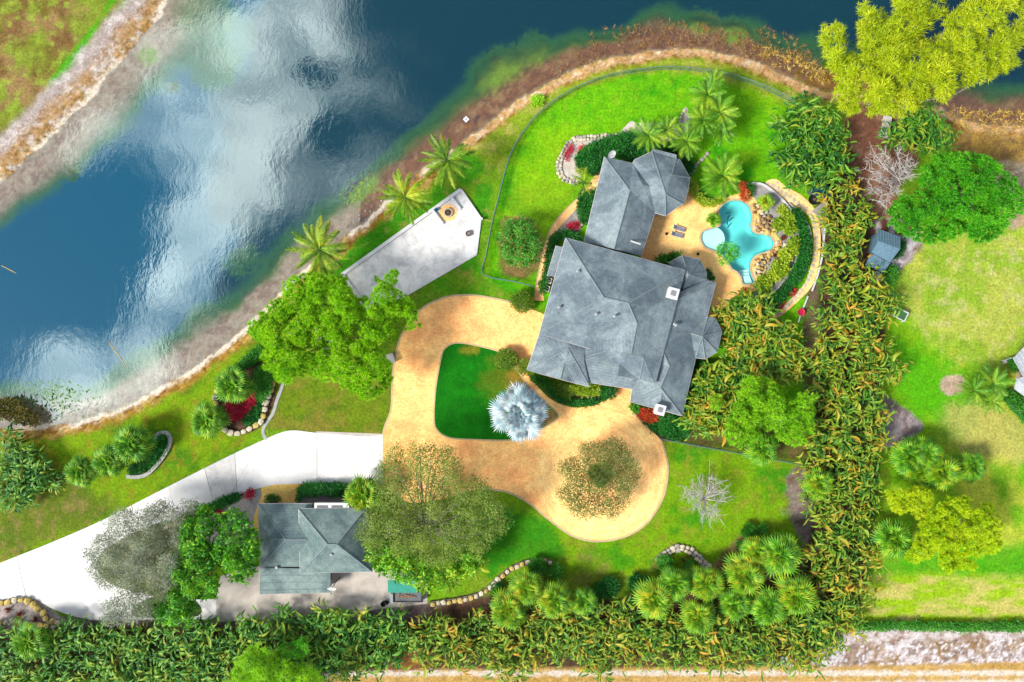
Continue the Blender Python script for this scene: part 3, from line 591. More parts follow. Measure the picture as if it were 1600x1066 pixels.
for i, (a, b) in enumerate(cuts):
    parts_.append(clip(rest, *off(b, a, .35))); rest = clip(rest, *off(a, b, .35))
j2 = ((24, 860), (45, 950)); parts_ += [clip(rest, *off(j2[1], j2[0], .35)), clip(rest, *off(j2[0], j2[1], .35))]
for i, p in enumerate(parts_):
    if len(p) > 2: flat('slab', p, -.15, .035, 'concrete_crazed' if i == 2 else 'concrete', parent=con)
flat('service_court', [(338, 972), (338, 930), (345, 900), (398, 885), (560, 885), (640, 895), (668, 905), (668, 943), (560, 956), (440, 966)], -.2, .025, 'court')
flat('gold_paving', smooth([(402, 800), (402, 790), (409, 775), (408, 762), (430, 757), (476, 756), (466, 768), (464, 786), (470, 800)], 1), -.2, .045, 'paver_gold')
flat('side_walk', smooth([(404, 786), (399, 800), (396, 815), (398, 830), (404, 830), (404, 800)], 1), -.2, .05, 'paver_gold')
# curved garden path left of the house
flat('garden_path', smooth([(834, 470), (838, 440), (845, 410), (852, 380), (862, 355), (880, 332), (900, 312), (912, 298), (925, 280), (934, 268)], 4, False)+list(reversed(smooth([(850, 470), (848, 440), (855, 410), (862, 384), (872, 360), (890, 338), (910, 318), (924, 302), (934, 288), (940, 280)], 4, False))), -.2, .04, 'paver_path')
kerb('path_edge', [(834, 470), (838, 440), (845, 410), (852, 380), (862, 355), (880, 332), (900, 312), (912, 298)], .18, -.1, .07)
kerb('path_edge', [(848, 440), (855, 410), (862, 384), (872, 360), (890, 338), (910, 318)], .18, -.1, .07)
# pool deck with the pool cut out of it
deck = [(1023, 330), (1040, 320), (1058, 308), (1074, 296), (1079, 290), (1090, 312), (1104, 322), (1122, 318), (1140, 306), (1160, 302), (1178, 306), (1190, 330), (1190, 355), (1208, 360), (1222, 380), (1212, 398), (1190, 405), (1184, 420), (1190, 445), (1180, 455), (1160, 456), (1145, 465), (1125, 490), (1112, 520), (1098, 560), (1085, 560), (1100, 470), (1090, 430), (1040, 410), (1000, 405)]
flat('pool_deck', deck, -.25, .03, 'paver_deck', holes=[pool_px])
# planting beds laid on the ground
flat('gravel_bed', smooth([(1165, 287), (1187, 288), (1204, 297), (1222, 314), (1235, 331), (1245, 357), (1248, 380), (1245, 402), (1232, 429), (1206, 460), (1196, 470), (1175, 462), (1190, 446), (1184, 421), (1190, 405), (1212, 398), (1222, 380), (1208, 360), (1190, 356), (1189, 331), (1176, 306), (1166, 300)], 3), -.2, .055, 'gravel')
flat('white_gravel_bed', smooth([(872, 255), (878, 240), (890, 222), (905, 216), (925, 218), (945, 222), (930, 250), (912, 262), (905, 283), (892, 284), (876, 275)], 4), -.2, .03, 'white_gravel')
flat('white_gravel_bed', smooth([(866, 362), (876, 350), (890, 335), (905, 318), (912, 330), (910, 350), (905, 362), (885, 362)], 4), -.2, .03, 'gravel')
flat('sand_bed', smooth([(985, 190), (1000, 194), (1060, 196), (1068, 172), (1074, 170), (1078, 200), (1050, 220), (1000, 218), (960, 222), (965, 212)], 4), -.2, .02, 'white_gravel')
flat('front_bed', smooth([(823, 584), (838, 590), (880, 606), (925, 610), (960, 606), (955, 617), (935, 630), (905, 635), (880, 631), (858, 620), (838, 600)], 3), -.2, .04, 'mulch')
flat('front_bed', smooth([(986, 630), (1010, 640), (1062, 655), (1078, 660), (1070, 684), (1040, 690), (1028, 682), (1008, 662), (992, 646)], 3), -.2, .05, 'mulch')
flat('garage_bed', smooth([(330, 790), (370, 774), (405, 764), (408, 776), (402, 790), (398, 815), (396, 850), (330, 850), (310, 815)], 3), -.2, .028, 'gravel')
flat('garage_bed', smooth([(464, 786), (466, 768), (480, 757), (545, 756), (560, 775), (550, 796), (470, 796)], 3), -.2, .03, 'gravel')
flat('garden_bed', smooth([(340, 600), (352, 585), (400, 560), (425, 600), (430, 625), (415, 655), (400, 672), (370, 680), (350, 670), (335, 640)], 4), -.2, .05, 'mulch')
flat('grass_oval', smooth([(150, 885), (160, 862), (200, 838), (255, 815), (300, 820), (310, 870), (280, 930), (225, 928), (180, 915), (158, 900)], 4), -.2, .06, m_plain('oval_grass', C(92, 118, 38), .4, 1.2, .95, 8, .8, col2=C(140, 135, 85)))
flat('grass_oval', smooth([(208, 950), (218, 942), (250, 930), (300, 935), (310, 962), (215, 964)], 4), -.2, .065, m_plain('oval_grass_dark', C(80, 105, 45), .4, 1.2, .95, 8, .8))
# stepping-stone path round the pool garden
flat('stone_path', smooth([(1196, 286), (1212, 280), (1228, 292), (1250, 304), (1266, 318), (1276, 334), (1281, 356), (1282, 385), (1278, 420), (1268, 448), (1250, 468), (1225, 490), (1208, 500), (1204, 494), (1222, 480), (1245, 458), (1259, 440), (1267, 415), (1271, 385), (1270, 356), (1264, 338), (1250, 328), (1232, 320), (1215, 305)], 3), -.2, .02, 'paver_path')
flat('gravel_corner', [(1268, 330), (1291, 312), (1292, 320), (1286, 380), (1283, 360), (1278, 338)], -.2, .03, 'gravel')

# ------------------------------------------------------------------ roofs and houses
def inset(poly, d):
    n = len(poly); area = sum(poly[i][0]*poly[(i+1) % n][1]-poly[(i+1) % n][0]*poly[i][1] for i in range(n)); sg = 1 if area > 0 else -1; o = []
    for i in range(n):
        p0, p, p1 = (Vector(poly[k % n][:2]) for k in (i-1, i, i+1)); a = (p-p0).normalized(); b = (p1-p).normalized()
        na, nb = Vector((-a.y, a.x))*sg, Vector((-b.y, b.x))*sg; m = na+nb
        if m.length < .2: m = na
        m.normalize(); o.append(p+m*min(d/max(m.dot(na), .35), d*2))
    return o
def roof(parent, verts, faces, mat, ridges=(), gut=(), thick=.22, name='roof'):
    """verts: (px, py, z) traced on the photo; faces index them; ridges / gutters are index chains"""
    P = [W(*v) for v in verts]; bm = bmesh.new(); bv = [bm.verts.new(p) for p in P]
    for f in faces:
        try: bm.faces.new([bv[i] for i in f])
        except ValueError: pass
    bmesh.ops.recalc_face_normals(bm, faces=bm.faces)
    for f in bm.faces:
        if f.normal.z < 0: f.normal_flip()
    bmesh.ops.triangulate(bm, faces=bm.faces)
    bnd = [e for e in bm.edges if e.is_boundary]
    ex = bmesh.ops.extrude_edge_only(bm, edges=bnd)
    for v in [q for q in ex['geom'] if isinstance(q, bmesh.types.BMVert)]: v.co.z -= thick
    bm.verts.ensure_lookup_table()
    me = bpy.data.meshes.new(name); bm.to_mesh(me); bm.free(); me.materials.append(M[mat]); ro = link(name, me, parent)
    for ch in ridges:
        for a, b in zip(ch[:-1], ch[1:]):
            a_, b_ = P[a]+Vector((0, 0, .03)), P[b]+Vector((0, 0, .03)); MB().tube([a_, b_], .085, 6).build('ridge_cap', M['ridge'], ro)
    for ch in gut:
        pts = [P[i]+Vector((0, 0, -.1)) for i in ch]
        MB().tube(pts, .085, 5).build('gutter', M['gutter'], ro)
    return ro
def walls(parent, px, z_eave, d=.55, z0=0.0, mat='stucco', wins=True, zt=None):
    """walls under a traced eave line, with windows cut in as framed panes"""
    pl = inset([W(p[0], p[1], z_eave) for p in px], d); n = len(pl); zt = zt or z_eave-.12
    wl = MB().prism(pl, z0, zt).build('wall', M[mat], parent)
    if not wins: return
    area = sum(pl[i].x*pl[(i+1) % n].y-pl[(i+1) % n].x*pl[i].y for i in range(n)); sg = 1 if area > 0 else -1
    for i in range(n):
        a, b = pl[i], pl[(i+1) % n]; L = (b-a).length
        if L < 2.6: continue
        t = (b-a)/L; no = Vector((t.y, -t.x))*sg; k = max(1, int(L/4.2)); rz = math.atan2(t.y, t.x)
        for j in range(k):
            c = a+t*L*(j+.5)/k; zc_ = z0+1.55 if zt-z0 < 4 else zt-1.4
            f = MB().box((c.x+no.x*.03, c.y+no.y*.03, zc_), (1.5, .1, 1.5), rz).build('window', M['white'], parent)
            MB().box((c.x+no.x*.075, c.y+no.y*.075, zc_), (1.3, .05, 1.3), rz).build('pane', M['glass'], f)

house = thing('house', 'large slate-grey hip-roofed house between the brick driveway and the pool', 'house', W(950, 500))
house.location = (0, 0, 0)
# --- upper storey: big hip with a wing stepping down to the front
UZ, SL = 6.0, .47
U = [(884.2, 372, UZ), (1070.5, 422.5, UZ), (842.7, 522, UZ), (921.5, 544.5, UZ), (943.5, 465, 9.5), (981.6, 473.8, 9.5), (995.5, 505.8, 8.2),      # 0-6
     (1023, 600.5, UZ), (999, 594, UZ), (1005.8, 559.8, 7.25), (986, 553, 7.9), (920.5, 555.5, UZ), (951, 547.8, 6.9), (968.5, 569.8, UZ), (988, 556, 6.9), (966, 587, UZ), (978, 588.5, UZ)]
roof(house, U, [(0, 4, 5, 1), (0, 2, 4), (2, 3, 6, 5, 4), (1, 5, 6, 10, 9, 8, 7), (6, 3, 11, 12, 10), (11, 13, 14, 12), (12, 14, 10), (14, 13, 15, 8, 9), (10, 14, 9)],
     'shingle', [(0, 4, 5, 1), (2, 4), (5, 6, 10), (11, 12), (9, 8)], [(0, 1, 7, 8), (0, 2, 3)], name='roof')
walls(house, [(884.2, 372), (1070.5, 422.5), (1026, 588), (985, 576), (925, 541), (842.7, 522)], UZ, .9)
# --- west strip of lower roof
LZ = 3.3
roof(house, [(869, 384, LZ), (881, 386, 3.9), (866, 432, 3.9), (855, 431.5, LZ), (879, 389, 4.0), (863, 437, 4.0)], [(0, 1, 2, 3)], 'shingle', name='porch_roof', gut=[(0, 3)])
walls(house, [(869, 384), (884, 388), (872, 436), (855, 431.5)], LZ, .4, wins=False)
# --- front left block
roof(house, [(843, 522, 4.8), (823.6, 578.4, LZ), (921.4, 604.3, LZ), (888, 545, 5.6), (907, 543, 5.0), (913, 566, 4.5), (848, 585, LZ), (896.5, 598, LZ), (881, 569, 4.9), (876, 591.5, 4.3), (882, 518, 5.5), (914, 530, 5.4)],
     [(0, 1, 3, 10), (1, 6, 8, 3), (6, 9, 8), (9, 7, 8), (6, 7, 9), (8, 7, 2, 3), (3, 2, 5, 11), (3, 11, 10)], 'shingle', [(1, 3), (3, 2), (8, 9), (6, 8), (8, 7)], [(0, 1, 6, 7, 2)], name='front_roof')
walls(house, [(843, 522), (823.6, 578.4), (921.4, 604.3), (925, 550)], LZ, .6)
# --- entry roof between the two front blocks
roof(house, [(890, 535, 5.1), (910, 596, 3.1), (988, 608, LZ), (1004, 588, 3.95), (994, 550, 5.3), (922, 530, 5.6)], [(0, 1, 2, 3, 4, 5)], 'shingle', name='entry_roof', gut=[(1, 2)])
walls(house, [(905, 560), (925, 588), (985, 603), (1000, 575), (930, 556)], LZ, .5, wins=False)
# --- east lower storey
roof(house, [(1040, 440, 5.6), (1104, 437, LZ), (1118.3, 442, LZ), (1105, 494.5, LZ), (1086.6, 561, LZ), (1065.8, 649.5, LZ), (984.9, 627.7, LZ), (988.1, 608, LZ), (1032, 606, 5.3), (1046, 572, 5.3), (1032, 542, 5.9), (1046, 474, 5.9), (1050, 462, 5.2), (1000, 582, 4.6),
             (1000, 631.7, LZ), (1047.5, 644.6, LZ), (1034, 614.5, 4.8), (1031, 634, 4.2)],
     [(1, 2, 11, 12), (2, 3, 4, 5, 8, 9, 10, 11), (6, 14, 16, 8), (14, 17, 16), (17, 15, 16), (14, 15, 17), (16, 15, 5, 8), (7, 6, 8, 13), (13, 8, 9, 10)], 'shingle', [(2, 11), (8, 9, 10), (6, 8), (8, 5), (14, 16), (16, 15), (16, 17)], [(2, 3, 4, 5), (7, 6, 14, 15, 5)], name='east_roof')
walls(house, [(1040, 440), (1118.3, 442), (1086.6, 561), (1065.8, 649.5), (984.9, 627.7), (988.1, 600)], LZ, .6)
# --- two small turrets
def turret(cx, cy, zc_, ring_, z):
    V = [(cx, cy, zc_)]+[(x, y, z) for x, y in ring_]; n = len(ring_)
    roof(house, V, [(0, i+1, (i+1) % n+1) for i in range(n)], 'shingle', [(0, i+1) for i in range(n)], [tuple(range(1, n+1))], name='turret_roof')
    walls(house, ring_, z, .5, wins=False)
turret(1075.6, 429, 5.9, [(1045, 411), (1066, 399.5), (1094, 406), (1104, 425.6), (1104, 437), (1062, 465), (1048, 440)], LZ+.1)
turret(1096.5, 526, 5.2, [(1069.5, 517), (1106, 495.3), (1117.5, 497.5), (1128, 518), (1120.5, 550), (1102, 561), (1087, 559)], LZ+.15)
# --- north wing (towards the lake)
NZ = 3.6
roof(house, [(944.5, 245.3, NZ), (912.6, 377.6, NZ), (988.6, 255.6, NZ), (983.9, 298, 6.3), (959.5, 389, 6.3), (1004, 289.5, 6.2), (1023.3, 332.6, NZ), (1001.7, 400, NZ), (1014.5, 291.5, 5.62)],
     [(0, 1, 4, 3), (0, 3, 5, 8, 2), (3, 4, 7, 6, 8, 5)], 'shingle', [(0, 3), (3, 4), (3, 5, 8)], [(1, 0, 2), (6, 7)], name='wing_roof')
roof(house, [(988.6, 255.6, NZ), (991.4, 250, NZ), (1018.6, 237, NZ), (1019.5, 233, NZ), (1057, 242.5, NZ), (1057, 248, NZ), (1062.6, 250, NZ), (1077.5, 278, NZ), (1075.5, 295, NZ), (1068.3, 319.4, NZ), (1062.6, 320.3, NZ), (1040, 337.2, NZ), (1023.3, 332.6, NZ),
             (1014, 291.3, 5.6), (1032.6, 281, 6.4), (1040, 303.5, 5.6), (1049.5, 273.5, 6.0)],
     [(0, 1, 2, 14, 13), (2, 3, 4, 5, 16, 14), (5, 6, 7, 16), (7, 8, 9, 15, 14, 16), (9, 10, 15), (10, 11, 15), (11, 12, 13, 14, 15)], 'shingle', [(13, 14, 16), (2, 14), (5, 16), (7, 16), (14, 15), (15, 9), (15, 11)], [(0, 1, 2, 3, 4, 5, 6, 7, 8, 9, 10, 11, 12)], name='pavilion_roof')
walls(house, [(944.5, 245.3), (988.6, 255.6), (1018.6, 237), (1057, 242.5), (1077.5, 278), (1068.3, 319.4), (1040, 337.2), (1023.3, 332.6), (1001.7, 400), (912.6, 377.6)], NZ, .55)
# chimneys, skylight, vents
def chimney(px, py, z, s, rz, h=1.3):
    p = W(px, py, z); c = MB().box((p.x, p.y, z-.1), (s, s, h), rz).build('chimney', M['white'], house)
    MB().box((p.x, p.y, z+h/2-.05), (s*1.2, s*1.2, .12), rz).build('cap', M['white'], c); MB().box((p.x, p.y, z+h/2+.05), (s*.5, s*.5, .2), rz).build('flue', M['alu'], c)
chimney(1050, 459, 7.6, 1.35, R(-15)); chimney(1030, 640, 4.6, 1.3, R(-15), 1.2)
for (px, py, z, w_, l, rz) in ((985.5, 376.5, 5.2, .45, 2.0, R(-20)),):
    p = W(px, py, z); MB().tube([p, p+Vector((1.5, -.45, -.25))], .12, 6).build('vent_pipe', M['white'], house)
for (px, py, z) in ((931.5, 491, 8.6), (903, 424, 7.6), (874, 480, 7.2), (1053.5, 506.5, 5.5), (1056, 508, 5.5), (960, 494, 9.0)):
    p = W(px, py, z); MB().lathe((p.x, p.y, p.z-.3), [(.16, 0), (.16, .5), (.24, .55), (.24, .7), (.1, .8)], 10).build('roof_vent', M['alu'], house)

guest = thing('guest_house', 'green-grey shingled garage house beside the white concrete drive', 'house')
roof(guest, [(403.6, 787.5, LZ), (407, 885.4, LZ), (488, 787.5, LZ), (446.4, 843.3, 5.2), (480, 843.3, 5.2), (480, 886, LZ), (404, 812, LZ+.05), (424, 842, 4.6), (412, 851, LZ+.2)], [(0, 3, 4, 2), (0, 6, 7, 3), (6, 1, 7), (7, 1, 3), (1, 5, 4, 3)], 'shingle_g', [(0, 3), (1, 3), (3, 4), (7, 3)], [(0, 2), (0, 6, 1)], name='side_roof')
walls(guest, [(403.6, 787.5), (488, 787.5), (480, 886), (407, 885.4)], LZ, .5)
roof(guest, [(466.7, 795.4, 4.4), (572, 794, 4.4), (581.4, 893.3, 4.4), (468.9, 895.6, 4.4), (511.7, 850.5, 7.0), (526.3, 850.5, 7.0)], [(0, 1, 5, 4), (1, 2, 5), (2, 3, 4, 5), (3, 0, 4)], 'shingle_g', [(0, 4), (3, 4), (4, 5), (5, 2), (5, 1)], [(0, 1, 2, 3, 0)], name='roof')
walls(guest, [(466.7, 795.4), (572, 794), (581.4, 893.3), (468.9, 895.6)], 4.4, .6)
roof(guest, [(406.5, 886.5, 3.25), (405.5, 928.5, 2.7), (516, 926, 2.7), (516, 890, 3.25)], [(0, 1, 2, 3)], 'shingle_g', gut=[(0, 1, 2, 3)], name='lean_to_roof')
walls(guest, [(406.5, 880), (405.5, 928.5), (516, 926), (516, 885)], 2.7, .35)
p = W(519, 790, 4.0); dz = MB().box((p.x, p.y, 4.05), (5.2, .9, .5), 0).build('dormer', M['white'], guest)
for k in (-1, 1): MB().box((p.x+k*1.1-.3, p.y-.1, 4.33), (1.6, .35, .08)).build('vent_grille', M['grey'], dz)
for (px, py, z) in ((433, 886, 3.4), (518, 866, 6.0)):
    q = W(px, py, z); MB().lathe((q.x, q.y, q.z-.3), [(.14, 0), (.14, .5), (.22, .55), (.2, .7)], 10).build('roof_vent', M['alu'], guest)

def dish(px, py, z, rz, label, pole=1.2):
    p = W(px, py, z); t = thing('satellite_dish', label, 'satellite dish', p, 'satellite dishes', rz)
    MB().tube([(0, 0, -pole), (0, 0, 0)], .06, 8).build('mast', M['grey'], t)
    b = MB().lathe((0, 0, 0), [(.02, 0), (.35, .04), (.65, .14), (.67, .15), (.35, .0), (.02, -.04)], 18).build('reflector', M['white'], t); b.rotation_euler = (R(50), 0, 0); b.location = (0, 0, .25)
    MB().tube([(0, -.1, .1), (0, -.75, .55)], .03, 6).build('feed_arm', M['grey'], t); MB().box((0, -.75, .6), (.14, .14, .2)).build('receiver', M['grey'], t)
dish(955, 241.5, 3.6, R(30), 'white satellite dish at the corner of the lake-side wing roof', 3.5)
dish(519, 918, 4.6, R(0), 'white satellite dish on a pole behind the garage house', 4.5)

# neighbour's shed, house corner, pump shed
shed = thing('garden_shed', 'small blue corrugated-metal shed half hidden by the tall hedge', 'shed')
SZ = 2.5
sv = [(1371, 357, SZ), (1406, 370, SZ), (1406, 389, 3.3), (1373, 377, 3.3), (1362, 395, SZ), (1390, 410, SZ)]
def corrugated(name, a, b, c, d, mat, parent, n):
    """a-b ridge side, d-c eave side; raised seams run down the slope"""
    A, B, C_, D = (W(*q) for q in (a, b, c, d)); V = [A, B, C_, D]+[q-Vector((0, 0, .08)) for q in (A, B, C_, D)]
    o = MB().add(V, [(0, 1, 2, 3), (7, 6, 5, 4), (0, 4, 5, 1), (1, 5, 6, 2), (2, 6, 7, 3), (3, 7, 4, 0)]).build(name, M[mat], parent)
    for i in range(n+1):
        t = i/n; MB().tube([A.lerp(B, t)+Vector((0, 0, .03)), D.lerp(C_, t)+Vector((0, 0, .03))], .05, 4).build('seam', M[mat], o)
    return o
corrugated('roof_panel', sv[3], sv[2], sv[1], sv[0], 'blue_roof', shed, 8); corrugated('roof_panel', sv[3], sv[2], sv[5], sv[4], 'blue_roof', shed, 8)
corrugated('lean_to_panel', (1362, 396, 2.45), (1390, 411, 2.45), (1380, 426, 2.0), (1352, 414, 2.0), 'blue_roof', shed, 8)
MB().prism(inset([W(p[0], p[1], SZ) for p in ((1371, 357), (1406, 370), (1391, 408), (1364, 395))], .5), 0, 2.4).build('wall', M['blue_roof'], shed)
p = W(1369, 432, 1.0); t = thing('rain_barrel', 'round grey-blue lidded barrel beside the blue shed', 'barrel', (p.x, p.y, 0))
MB().lathe((0, 0, 0), [(.75, 0), (.85, .5), (.75, 1.0)], 18).build('body', M['blue_roof'], t); MB().lathe((0, 0, 1.0), [(.8, 0), (.8, .06), (.6, .12), (.1, .16)], 18).build('lid', M['white_roof'], t)
nb = thing('neighbour_house', 'white metal-roofed house at the edge of the neighbouring lawn', 'house')
corrugated('roof_panel', (1583, 560, 3.0), (1640, 500, 3.0), (1700, 560, 4.6), (1600, 590, 4.4), 'white_roof', nb, 12)
corrugated('roof_panel', (1588, 592, 4.2), (1700, 560, 4.6), (1700, 690, 3.0), (1585, 608, 3.0), 'white_roof', nb, 14)
MB().prism(inset([W(p[0], p[1], 3.0) for p in ((1605, 572), (1645, 530), (1740, 560), (1700, 660), (1604, 600))], .5), 0, 2.9).build('wall', M['stucco'], nb)
ps = thing('pump_shed', 'small dark teal roofed pump shed half buried in the hedge', 'shed')
MB().add([W(1268, 290, 2.0), W(1284, 283, 2.0), W(1301, 297, 2.2), W(1292, 312, 2.2), W(1266, 301, 2.0)]+[W(1268, 290, 1.9), W(1284, 283, 1.9), W(1301, 297, 2.1), W(1292, 312, 2.1), W(1266, 301, 1.9)], [(0, 1, 2, 3, 4), (9, 8, 7, 6, 5)]+[(i, (i+1) % 5, 5+(i+1) % 5, 5+i) for i in range(5)]).build('roof', M['dark_teal'], ps)
MB().prism(inset([W(1268, 290, 2), W(1284, 283, 2), W(1301, 297, 2), W(1292, 311, 2), W(1266, 301, 2)], .3), 0, 1.88).build('wall', M['grey'], ps)
MB().box((W(1279, 305).x, W(1279, 305).y, 1.0), (2.9, .1, 2.0), R(-24)).build('front_panel', M['alu'], ps)

# ------------------------------------------------------------------ swimming pool
pool = thing('swimming_pool', 'free-form turquoise swimming pool with a round white tanning ledge', 'pool')
pp = [W(*p) for p in pool_px]; n = len(pp); me_ = MB(); ins_ = inset(pp, .5)
V = [(p.x, p.y, .0) for p in pp]+[(p.x, p.y, -.9) for p in pp]+[(p.x, p.y, -1.5) for p in ins_]
F = [(i, (i+1) % n, n+(i+1) % n, n+i) for i in range(n)]+[(n+i, n+(i+1) % n, 2*n+(i+1) % n, 2*n+i) for i in range(n)]+[tuple(2*n+i for i in range(n))]
MB().add(V, F).build('basin', M['pool_plaster'], pool)
MB().ribbon(pp+[pp[0]], .32, .0, .07).build('coping', M['kerb'], pool)
inn = inset(pp, .17); MB().ribbon(inn+[inn[0]], .06, -.35, .02).build('tile_band', M['pool_tile'], pool)
MB().prism(inset(pp, .02), -.135, -.125).build('water', M['pool_water'], pool)
MB().prism([W(*p) for p in circ(1114.5, 373, 18.5, 28)], -.6, -.2).build('tanning_ledge', M['pool_ledge'], pool)
MB().prism([W(*p) for p in circ(1114.5, 373, 20.5, 28)], -.9, -.42).build('ledge_step', M['pool_plaster'], pool)
for k, (a, b) in enumerate(((432, -.3), (427, -.6), (422, -.9))):
    MB().prism([W(1158-k*2.5, a), W(1172+k*.2, a-2), W(1177, 443), W(1162, 445)], -1.4, b).build('step', M['pool_ledge'], pool)
for (x, y, r, a) in ((1141, 331, .35, .4), (1143.5, 338, .4, 1.2), (1147, 341, .45, .8), (1142, 346, .45, 1.5), (1144.5, 351, .5, 1.0), (1163, 427, .3, .2)):
    q = W(x, y); c, s_ = math.cos(a), math.sin(a)     # little leaping-fish mosaics on the pool floor
    MB().prism([(q.x+(u*c-v*s_)*r, q.y+(u*s_+v*c)*r) for u, v in ((-1, .1), (-.4, .45), (.3, .4), (.8, .1), (1.2, .35), (1.1, -.2), (.7, -.05), (.1, .05), (-.5, .1))], -1.5, -1.47).build('floor_mosaic', M['navy'], pool)

# ------------------------------------------------------------------ stones
def stone_mesh(seed, flat_=.6):
    r = random.Random(seed); bm = bmesh.new(); bmesh.ops.create_icosphere(bm, subdivisions=1, radius=.5)
    for v in bm.verts:
        d = v.co.normalized(); k = .85+.3*r.random()
        q = Vector((math.copysign(abs(d.x)**.6, d.x), math.copysign(abs(d.y)**.6, d.y), math.copysign(abs(d.z)**.6, d.z)))
        v.co = q*.46*k; v.co.z *= flat_
    me = bpy.data.meshes.new('stone'); bm.to_mesh(me); bm.free(); return me
STONES = {}
for k_ in ('stone_y', 'stone_w', 'stone_b', 'stone_g'):
    STONES[k_] = []
    for s_ in range(4):
        me = stone_mesh(s_*3+len(k_)); me.materials.append(M[k_]); STONES[k_].append(me)
def stone(parent, x, y, z, sx_, sy_, sz_, kind, name='stone'):
    o = link(name, random.choice(STONES[kind]), parent); o.location = (x, y, z); o.scale = (sx_, sy_, sz_); o.rotation_euler = (random.uniform(-.12, .12), random.uniform(-.12, .12), random.uniform(0, 6.28)); return o
def stone_wall(label, pts, size, kinds, rows=1, w=.55, h=.5, jit=.12, core=True, sm=4):
    t = thing('stone_wall', label, 'stone wall'); L = smooth(pts, sm, False); P = [W(*p) for p in L]
    if core: MB().ribbon(P, w, -.1, h*.55).build('wall_core', M['mortar'], t)
    acc_ = 0; nxt = size/2
    for a, b in zip(P[:-1], P[1:]):
        seg = (b-a).length
        while nxt <= acc_+seg:
            c = a.lerp(b, (nxt-acc_)/seg); tt_ = (b-a).normalized(); q = Vector((-tt_.y, tt_.x, 0)); s = size*random.uniform(.85, 1.2)
            for r_ in range(rows):
                o = c+q*((r_-(rows-1)/2)*size*.75+random.uniform(-jit, jit)); o_ = stone(t, o.x, o.y, h*.62, s, s*random.uniform(.75, 1), h*random.uniform(1.3, 1.7), random.choice(kinds))
                o_.rotation_euler.z = math.atan2(tt_.y, tt_.x)+random.uniform(-.3, .3)
            nxt += size*random.uniform(.82, 1.0)
        acc_ += seg
    return t
stone_wall('chunky cream and yellow stone wall around the red-flowered bed by the pine', [(344, 606), (338, 624), (344, 645), (350, 668), (362, 676), (378, 675), (395, 668), (408, 660), (413, 648), (415, 636), (420, 622), (425, 608), (428, 597)], 1.15, ['stone_w', 'stone_w', 'stone_y'], h=.7)
stone_wall('yellow and cream boulder wall at the foot of the concrete drive', [(-10, 945), (12, 941), (30, 937), (48, 939), (60, 948), (70, 958), (80, 968), (95, 972), (108, 977)], 1.1, ['stone_y', 'stone_w', 'stone_y'], h=.7)
stone_wall('low cream stone row inside the dry sandy bed by the concrete drive', [(-5, 974), (20, 970), (45, 974), (70, 976), (90, 978)], 1.2, ['stone_w', 'stone_y', 'stone_w'], h=.5, core=False)
stone_wall('curving cream stone wall from the black bin to the fan palms', [(672, 943), (690, 941), (710, 938), (730, 934), (752, 927), (765, 917), (780, 903), (795, 891), (812, 882), (830, 877), (848, 875), (862, 879)], .95, ['stone_y', 'stone_w', 'stone_w'], h=.6, w=.8)
stone_wall('short arched white stone wall beside the dark red plant', [(1025, 877), (1035, 867), (1048, 859), (1062, 855), (1075, 858), (1087, 867), (1098, 877), (1106, 885)], .8, ['stone_w', 'stone_w', 'stone_g'], rows=2, h=.4, w=.9)
stone_wall('short pale stone row in front of the yellowish fan palms', [(1138, 884), (1146, 874), (1156, 868), (1166, 862)], .8, ['stone_w', 'stone_y'], h=.4)
stone_wall('yellow stone edging under the silvery tree by the drive', [(258, 826), (270, 820), (284, 814), (300, 808)], .9, ['stone_y', 'stone_w'], h=.5)
stone_wall('white pebble rim around the gravel bed with red flowers', [(905, 284), (890, 284), (877, 276), (873, 258), (880, 240), (888, 226), (902, 217), (925, 216), (945, 214), (965, 214)], .6, ['stone_w', 'stone_g'], h=.28, core=False, rows=2)
stone_wall('pale stone rim of the palm bed north of the pavilion', [(965, 214), (985, 205), (1000, 196), (1030, 196), (1058, 196), (1064, 184), (1070, 172)], .7, ['stone_w', 'stone_g'], h=.3, core=False)
stone_wall('grey fieldstone rim between the pavilion and the pool palm', [(1076, 282), (1080, 270), (1088, 258), (1098, 248), (1108, 238)], .75, ['stone_g', 'stone_w'], h=.35, core=False)
stone_wall('stone edging right of the curved garden path', [(866, 365), (880, 360), (900, 360), (909, 350), (908, 335)], .55, ['stone_w', 'stone_g'], h=.28, core=False)
# waterfall rockery beside the pool
rock = thing('pool_rockery', 'waterfall rockery of tan and yellow boulders along the pool edge', 'rockery', group='pool rockeries')
def rocks(t, pts, n_, smin, smax, zmax, kinds, soft):
    poly = px2(pts); lo, hi = poly.min(0), poly.max(0); k = 0; tries = 0; placed = []
    while k < n_ and tries < 4000:
        tries += 1; q = np.array([[random.uniform(lo[0], hi[0]), random.uniform(lo[1], hi[1])]])
        d = sdf(poly, q)[0]; s = random.uniform(smin, smax)
        if d < .1 or any(math.hypot(q[0, 0]-a, q[0, 1]-b) < (s+c)*.36 for a, b, c in placed): continue
        placed.append((q[0, 0], q[0, 1], s)); stone(t, q[0, 0], q[0, 1], min(d/soft, 1)*zmax*random.uniform(.5, 1)+.1, s, s*random.uniform(.7, 1), s*1.3, random.choice(kinds), 'boulder'); k += 1
rocks(rock, smooth([(1175, 318), (1184, 318), (1195, 325), (1200, 338), (1208, 345), (1214, 358), (1212, 368), (1200, 366), (1186, 364), (1178, 358), (1178, 340)], 3), 60, .55, 1.2, .9, ['stone_b', 'stone_y', 'stone_w', 'stone_b'], 1.2)
rock2 = thing('pool_rockery', 'rockery of yellow boulders beside the pool steps', 'rockery')
